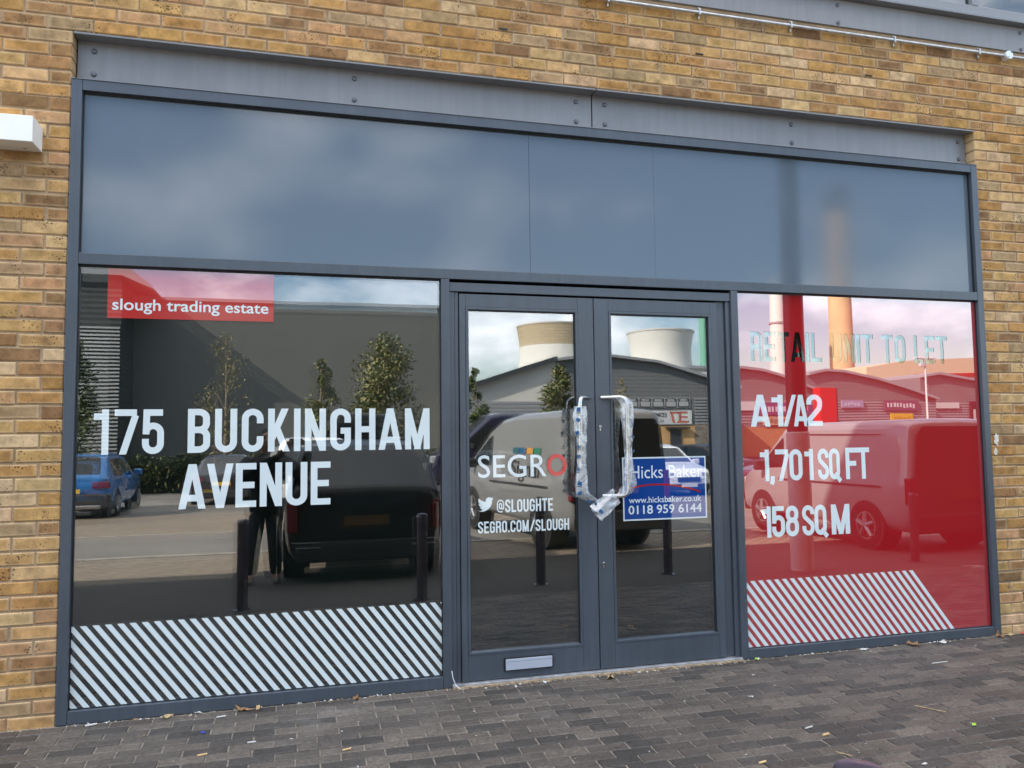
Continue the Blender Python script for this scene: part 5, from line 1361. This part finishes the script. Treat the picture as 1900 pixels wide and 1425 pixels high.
# ---- row of retail units
def unit(label, poly, Y, signs):
    r_ = shed('retail_unit', label, poly, Y, 22, M['cladmid'], M['rooftrim'], 'shop', trim=.25)
    xa, xb = poly[0][0]+.1, poly[-1][0]-.1
    b = MB()
    for k_ in range(8): b.box(xa, xb, -Y+.005, -Y+.05, 2.5+k_*.26, 2.5+k_*.26+.14)
    wch(b, 'louvres', M['rooftrim'], r_)
    b = MB(); b.box(xa, xb, -Y+.055, -Y+.12, -.5, 2.15); wch(b, 'brick_base', M['brickor'], r_)
    for (x0_, x1_, z0_, z1_, c_, mk) in signs:
        b = MB(); b.box(x0_, x1_, -Y+.125, -Y+.30, z0_, z1_); s_ = wch(b, 'shop_sign', mat('sign_face', c_, .5), r_, bevel=.01)
        if mk:
            b = MB(); n_ = int((x1_-x0_)/.42); rr = random.Random(int(x0_*10))
            for k_ in range(n_):
                hh = (z1_-z0_)*.42; u0 = x0_+.3+k_*(x1_-x0_-.6)/n_; zz = (z0_+z1_)/2-hh/2+rr.uniform(-.06,.06)
                b.box(u0, u0+.24*rr.uniform(.7,1.1), -Y+.301, -Y+.33, zz, zz+hh)
            o = b.build('sign_marks', mat('sign_mark', mk, .5), s_)
    return r_
unit('first arched retail unit, with a white and a purple sign', [(35.7,6.3),(37.5,7.25),(39.3,7.56),(41.4,7.34),(43,6.97),(44.1,6.62),(47.6,5.4)], 58, [(38.6,40.6,3.6,4.35,(0.6,0.6,0.6),None),(41.2,46.5,3.2,4.3,(0.12,0.06,0.16),(0.6,0.55,0.6)),(41.4,46.0,2.3,3.05,(0.45,0.32,0.18),(0.2,0.12,0.08))])
unit('second arched retail unit, with blue, plum and yellow signs', [(47.65,7.2),(49.5,7.6),(51.5,7.52),(55.1,6.87),(58.8,5.95),(62.4,4.9)], 60, [(51.2,53.6,3.9,4.6,(0.30,0.30,0.45),(0.5,0.5,0.6)),(56,60,3.6,4.6,(0.14,0.07,0.12),(0.65,0.6,0.62)),(56.7,59.3,2.2,3.3,(0.72,0.42,0.03),(0.5,0.28,0.03))])
unit('third arched retail unit, with a pale sign and a dark poster window', [(62.45,7.3),(64.5,7.62),(66.6,7.3),(69.5,6.86),(74,5.9),(80,4.8)], 62, [(64,66.9,3.9,4.5,(0.6,0.57,0.56),None),(68.3,72,1.8,4.6,(0.03,0.01,0.02),(0.5,0.5,0.5)),(64.3,67.2,1.7,2.4,(0.6,0.36,0.03),None)])
cb = empty('cream_building', (84,-82,-.4)); tag(cb, 'long cream building with a red band behind the retail units', 'building')
b = MB(); b.prism([(72.4,-.8),(72.4,10.0),(78,10.9),(100,12.0),(100,-.8)], -82, -110); wch(b, 'wall', mat('cream_render', (0.66,0.54,0.36), .7, var=.05), cb)
b = MB(); b.prism([(80,9.2),(100,9.7),(100,9.0),(80,8.8)], -81.9, -82.0+.005); wch(b, 'red_band', mat('red_band', (0.45,0.03,0.02), .5), cb)
# ---- red totem, lamp posts, green lattice tower
tt = empty('totem_sign', (34.6,-40,gz(40))); tag(tt, 'tall red totem sign at the entrance of the retail row', 'sign')
b = MB(); b.box(-.62,.62,-.35,.35,0,5.05); b.build('panel', mat('totem_red', (0.62,0.02,0.015), .5), tt, bevel=.02)
b = MB(); b.box(.625,.75,-.30,.30,.05,5.0); b.build('edge_strip', M['roofdk'], tt)
b = MB(); rr = random.Random(3)
for k_ in range(46): 
    z_ = .6+k_*.09; b.box(.755,.765, rr.uniform(-.25,0), rr.uniform(.02,.28), z_, z_+.04)
b.build('tenant_list', M['sign_white'], tt)
lpst = empty('lamp_post', (33.4,-30,gz(30))); tag(lpst, 'slim white car park lamp post with twin flat lanterns', 'lamp post')
b = MB(); b.tube([(0,0,-.1),(0,0,1.2),(0,0,5.75)], [.075,.06,.045], 12); b.build('pole', mat('white_pole', (0.7,0.7,0.7), .4), lpst, smooth=True)
for s_ in (-1, 1):
    b = MB(); b.box(min(s_*.05,s_*.62), max(s_*.05,s_*.62), -.14, .14, 5.84, 5.94); o = b.build('lantern', mat('lantern_white', (0.75,0.75,0.74), .4), lpst, bevel=.03)
b = MB(); b.box(-.35,-.08,-.1,.1,5.45,5.70); b.build('camera_box', mat('camera_box', (0.6,0.6,0.6), .5), lpst, bevel=.02)
lt_ = empty('lattice_tower', (77,-130,-.5)); tag(lt_, 'green steel lattice tower rising behind the arched shed', 'tower')
b = MB()
for (x_, y_) in ((-1.2,-1.2),(1.2,-1.2),(1.2,1.2),(-1.2,1.2)): b.tube([(x_,y_,0),(x_,y_,27.5)], .14, 6)
for k_ in range(17):
    z_ = 1+k_*1.5
    c4 = [(-1.2,-1.2),(1.2,-1.2),(1.2,1.2),(-1.2,1.2)]
    for i in range(4):
        a_, b_ = c4[i], c4[(i+1)%4]
        b.tube([(*a_,z_),(*b_,z_)], .07, 5); b.tube([(*a_,z_),(*b_,z_+1.5)], .06, 5); b.tube([(*b_,z_),(*a_,z_+1.5)], .06, 5)
b.build('lattice', mat('green_steel', (0.10,0.30,0.21), .5), lt_)
b = MB(); b.box(-1.5,-.4,-1.0,1.0,2,27); b.build('green_netting', mat('green_net', (0.20,0.46,0.36), .8), lt_)
# ---- power station: cooling towers and chimneys
def tower(label, X, Y, prof, bands, rim):
    t_ = empty('cooling_tower', (X, -Y, -1)); tag(t_, label, 'cooling tower', 'cooling towers of the power station')
    for nm, mt, za, zb_ in bands:
        b = MB(); ps = [(interp(prof_r(prof), za), za)] + [(r_, z_) for r_, z_ in prof if za < z_ < zb_] + [(interp(prof_r(prof), zb_), zb_)]
        vs = []; n = 64
        for r_, z_ in ps:
            for k_ in range(n): vs.append((r_*math.cos(2*PI*k_/n), r_*math.sin(2*PI*k_/n), z_))
        b.add(vs, [(i*n+k_, i*n+(k_+1)%n, (i+1)*n+(k_+1)%n, (i+1)*n+k_) for i in range(len(ps)-1) for k_ in range(n)])
        b.build(nm, mt, t_, smooth=True)
    b = MB(); rt_ = prof[-1][0]; zt = prof[-1][1]
    b.lathe([(rt_+.06,zt+.004),(rt_+rim,zt+.05),(rt_+rim,zt+.45),(rt_-.4,zt+.45),(rt_-2.2,zt-4)], n=64)
    b.build('rim', mat('tower_rim', (0.62,0.62,0.60), .8), t_, smooth=True)
def prof_r(p): return [(z_, r_) for r_, z_ in p]
M['towertan'] = flat_brick_mat('tower_concrete', (0.54,0.45,0.31), (0.49,0.405,0.275), (0.34,0.275,0.18), 12.0)
M['towerwhite'] = mat('tower_white', (0.74,0.74,0.70), .8, var=.05, scale=.15)
tower('tan cooling tower with a white band round its lower part', 76.2, 222, [(15,0),(12.8,12),(11.0,22),(10.35,27),(10.45,31),(11.2,35.6)], [('white_band', M['towerwhite'], 0, 29.5), ('upper_shell', M['towertan'], 29.5, 35.6)], .2)
tower('white cooling tower right of the tan one', 100.9, 200, [(12.5,0),(10.2,14),(8.9,22),(8.5,25),(8.75,28),(9.5,31.4)], [('shell', M['towerwhite'], 0, 31.4)], .2)
def chimney(label, X, Y, parts):
    t_ = empty('chimney', (X, -Y, -1)); tag(t_, label, 'chimney', 'chimneys of the power station')
    for nm, mt, r0, z0_, r1, z1_ in parts:
        b = MB(); b.lathe([(r0,z0_),(r1,z1_)], n=32); b.build(nm, mt, t_, smooth=True)
chimney('slim white power station chimney', 159.2, 230, [('flue', M['towerwhite'], 3.1, 0, 2.3, 55), ('collar', M['rooftrim'], 2.9, 40.0, 2.85, 40.6)])
chimney('tall orange tan power station chimney with a dark top', 192.2, 240, [('flue', mat('orange_concrete', (0.74,0.50,0.27), .8, var=.1, scale=.1), 4.3, 0, 3.7, 83), ('dark_top', M['roofdk'], 3.7, 83.01, 3.6, 93)])

# ---- the person taking the photograph
def skin(name, nodes, edges, mt, parent=None, sub=2):
    me = bpy.data.meshes.new(name); me.from_pydata([n[0] for n in nodes], edges, []); me.materials.append(mt)
    o = bpy.data.objects.new(name, me); col.objects.link(o)
    s_ = o.modifiers.new('skin', 'SKIN'); s_.use_smooth_shade = True
    if not me.skin_vertices: 
        bm = bmesh.new(); bm.from_mesh(me); bm.verts.layers.skin.verify(); bm.to_mesh(me); bm.free()
    for v, n in zip(me.skin_vertices[0].data, nodes):
        v.radius = n[1] if isinstance(n[1], tuple) else (n[1], n[1])
    me.skin_vertices[0].data[0].use_root = True
    sb_ = o.modifiers.new('subdivision', 'SUBSURF'); sb_.levels = sub; sb_.render_levels = sub
    if parent: o.parent = parent
    return o
PX, PYY = 0.84, 4.98
pz0 = gz(PYY)
M['skin'] = mat('skin', (0.33,0.19,0.13), .5)
M['top'] = mat('dark_jumper', (0.012,0.013,0.018), .85); M['jeans'] = mat('dark_jeans', (0.018,0.022,0.034), .85); M['shoe'] = mat('grey_trainers', (0.16,0.15,0.15), .7); M['hair'] = mat('dark_hair', (0.03,0.02,0.015), .8)
# local frame: origin between the feet, +y faces the shop; the phone is held at (0.335, 0.36, 1.63)
hx, hy, hz = 1.175-PX, 0.355, 1.43-pz0
nodes = [((0,0,.96),(.15,.11)), ((0,-.01,1.16),(.145,.10)), ((0,-.01,1.34),(.15,.09)), ((0,0,1.48),(.055,.055)), ((.0,.015,1.575),(.068,.075)), ((.01,.025,1.66),(.078,.090)), ((.01,.015,1.735),(.055,.065)),
  ((-.19,-.01,1.39),(.045,.045)), ((-.27,.16,1.20),(.042,.042)), ((hx-.12,hy-.06,hz-.12),(.027,.027)), ((hx-.105,hy-.03,hz-.04),(.036,.020)),
  ((.19,-.01,1.39),(.045,.045)), ((.42,.13,1.22),(.042,.042)), ((hx+.13,hy-.07,hz-.10),(.027,.027)), ((hx+.105,hy-.03,hz-.03),(.036,.020)),
  ((-.10,0,.86),(.085,.09)), ((-.13,.03,.48),(.055,.058)), ((-.15,-.03,.10),(.038,.042)), ((-.165,.09,.045),(.040,.032)),
  ((.10,0,.86),(.085,.09)), ((.10,.04,.48),(.055,.058)), ((.115,-.02,.10),(.038,.042)), ((.125,.10,.045),(.040,.032))]
edges = [(0,1),(1,2),(2,3),(3,4),(4,5),(5,6),(2,7),(7,8),(8,9),(9,10),(2,11),(11,12),(12,13),(13,14),(0,15),(15,16),(16,17),(17,18),(0,19),(19,20),(20,21),(21,22)]
for base, s_ in ((10,1),(14,-1)):                          # four fingers round the phone's edge and a thumb in front
    for k_ in range(4):
        z_ = .035-.022*k_; i0 = len(nodes); L0 = (.030,.034,.032,.026)[k_]
        p = nodes[base][0]
        nodes.append(((p[0]+s_*.030,p[1]+.020,p[2]+z_),(.009,.009))); nodes.append(((p[0]+s_*(.030+L0*.6),p[1]+.034,p[2]+z_+.004),(.008,.008))); nodes.append(((p[0]+s_*(.030+L0),p[1]+.028,p[2]+z_+.004),(.007,.007)))
        edges += [(base,i0),(i0,i0+1),(i0+1,i0+2)]
    i0 = len(nodes); p = nodes[base][0]
    nodes.append(((p[0]+s_*.022,p[1]-.022,p[2]+.020),(.011,.011))); nodes.append(((p[0]+s_*.050,p[1]-.020,p[2]+.042),(.009,.009))); edges += [(base,i0),(i0,i0+1)]
person = skin('person', nodes, edges, M['skin']); person.location = (PX, -PYY, pz0)
tag(person, 'person in dark jumper and jeans holding up a phone to take the picture', 'person')
def eloft(mb, secs, n=20):
    vs = [(cx+rx*math.cos(2*PI*k/n), cy+ry*math.sin(2*PI*k/n), z) for cx, cy, z, rx, ry in secs for k in range(n)]
    fs = [(i*n+k, i*n+(k+1)%n, (i+1)*n+(k+1)%n, (i+1)*n+k) for i in range(len(secs)-1) for k in range(n)]
    mb.add(vs, fs + [tuple(range(n)), tuple(range((len(secs)-1)*n, len(secs)*n))])
def cloth(mb, name, mt):
    o = mb.build(name, mt, person, smooth=True, angle=75); sv = o.modifiers.new('subdivision', 'SUBSURF'); sv.levels = sv.render_levels = 1; return o
b = MB()
eloft(b, [(0,0,.82,.185,.142),(0,0,.84,.192,.148),(0,0,.98,.180,.135),(0,-.01,1.15,.182,.132),(0,-.01,1.30,.205,.135),(0,-.01,1.39,.212,.125),(0,-.008,1.44,.165,.105),(0,-.004,1.475,.095,.082),(0,0,1.50,.072,.070)])
def sleeve_of(pts, rs):
    P_ = path(pts, 14); b.tube(P_, [interp([(i/(len(rs)-1), r_) for i, r_ in enumerate(rs)], k/13) for k in range(14)], 14)
sleeve_of([(-.15,-.01,1.40),(-.205,.0,1.37),(-.275,.16,1.20),(-.05,.24,1.38),(hx-.125,hy-.068,hz-.13)], [.095,.092,.074,.058,.045])
sleeve_of([(.15,-.01,1.40),(.21,.0,1.37),(.42,.13,1.22),(.44,.21,1.36),(hx+.135,hy-.078,hz-.115)], [.095,.090,.072,.058,.045])
cloth(b, 'jumper', M['top'])
b = MB()
eloft(b, [(0,0,1.0,.165,.125),(0,0,.95,.172,.130),(0,-.005,.84,.180,.135),(0,0,.76,.150,.115)])
eloft(b, [(-.085,0,.86,.098,.118),(-.10,.005,.70,.096,.105),(-.125,.03,.48,.076,.080),(-.145,-.01,.26,.074,.078),(-.152,-.025,.07,.066,.072)])
eloft(b, [(.085,0,.86,.098,.118),(.09,.015,.70,.096,.105),(.10,.04,.48,.076,.080),(.11,.0,.26,.074,.078),(.116,-.015,.07,.066,.072)])
cloth(b, 'trousers', M['jeans'])
for x_ in (-.155, .12): skin('shoe', [((x_,-.06,.045),(.044,.044)), ((x_*1.02,.04,.045),(.048,.042)), ((x_*1.08,.16,.034),(.044,.030))], [(0,1),(1,2)], M['shoe'], person)
skin('hair', [((.01,-.045,1.66),(.068,.075)), ((.01,-.02,1.735),(.070,.070)), ((.01,.03,1.765),(.055,.040))], [(0,1),(1,2)], M['hair'], person)
fc = MB()
fc.lathe([(0,.112),(.010,.108),(.012,.098)], .01, 1.635, 8, 'y'); fc.tube([(.01,.098,1.665),(.01,.122,1.63)], [.010,.015], 8)
fc.build('nose', M['skin'], person, smooth=True)
for s_ in (-1, 1):
    b = MB(); b.lathe([(0,.104),(.008,.101),(.011,.092)], .01+s_*.032, 1.672, 10, 'y'); b.build('eye', mat('eye', (0.03,0.02,0.02), .2), person, smooth=True)
    b = MB(); b.tube([(.01+s_*.078,.01,1.63),(.01+s_*.088,.0,1.655),(.01+s_*.082,-.01,1.685)], [.010,.014,.010], 8); b.build('ear', M['skin'], person, smooth=True)
b = MB(); b.tube([(-.015,.098,1.592),(.01,.104,1.590),(.035,.098,1.592)], .006, 8); b.build('mouth', mat('lips', (0.25,0.09,0.08), .5), person, smooth=True)
ph = MB(); ph.box(1.10, 1.25, -4.632, -4.622, 1.38, 1.455)
tag(ph.build('mobile_phone', mat('phone_case', (0.02,0.02,0.022), .3), None, bevel=.004), 'black phone held up sideways in the hands of the photographer', 'phone')
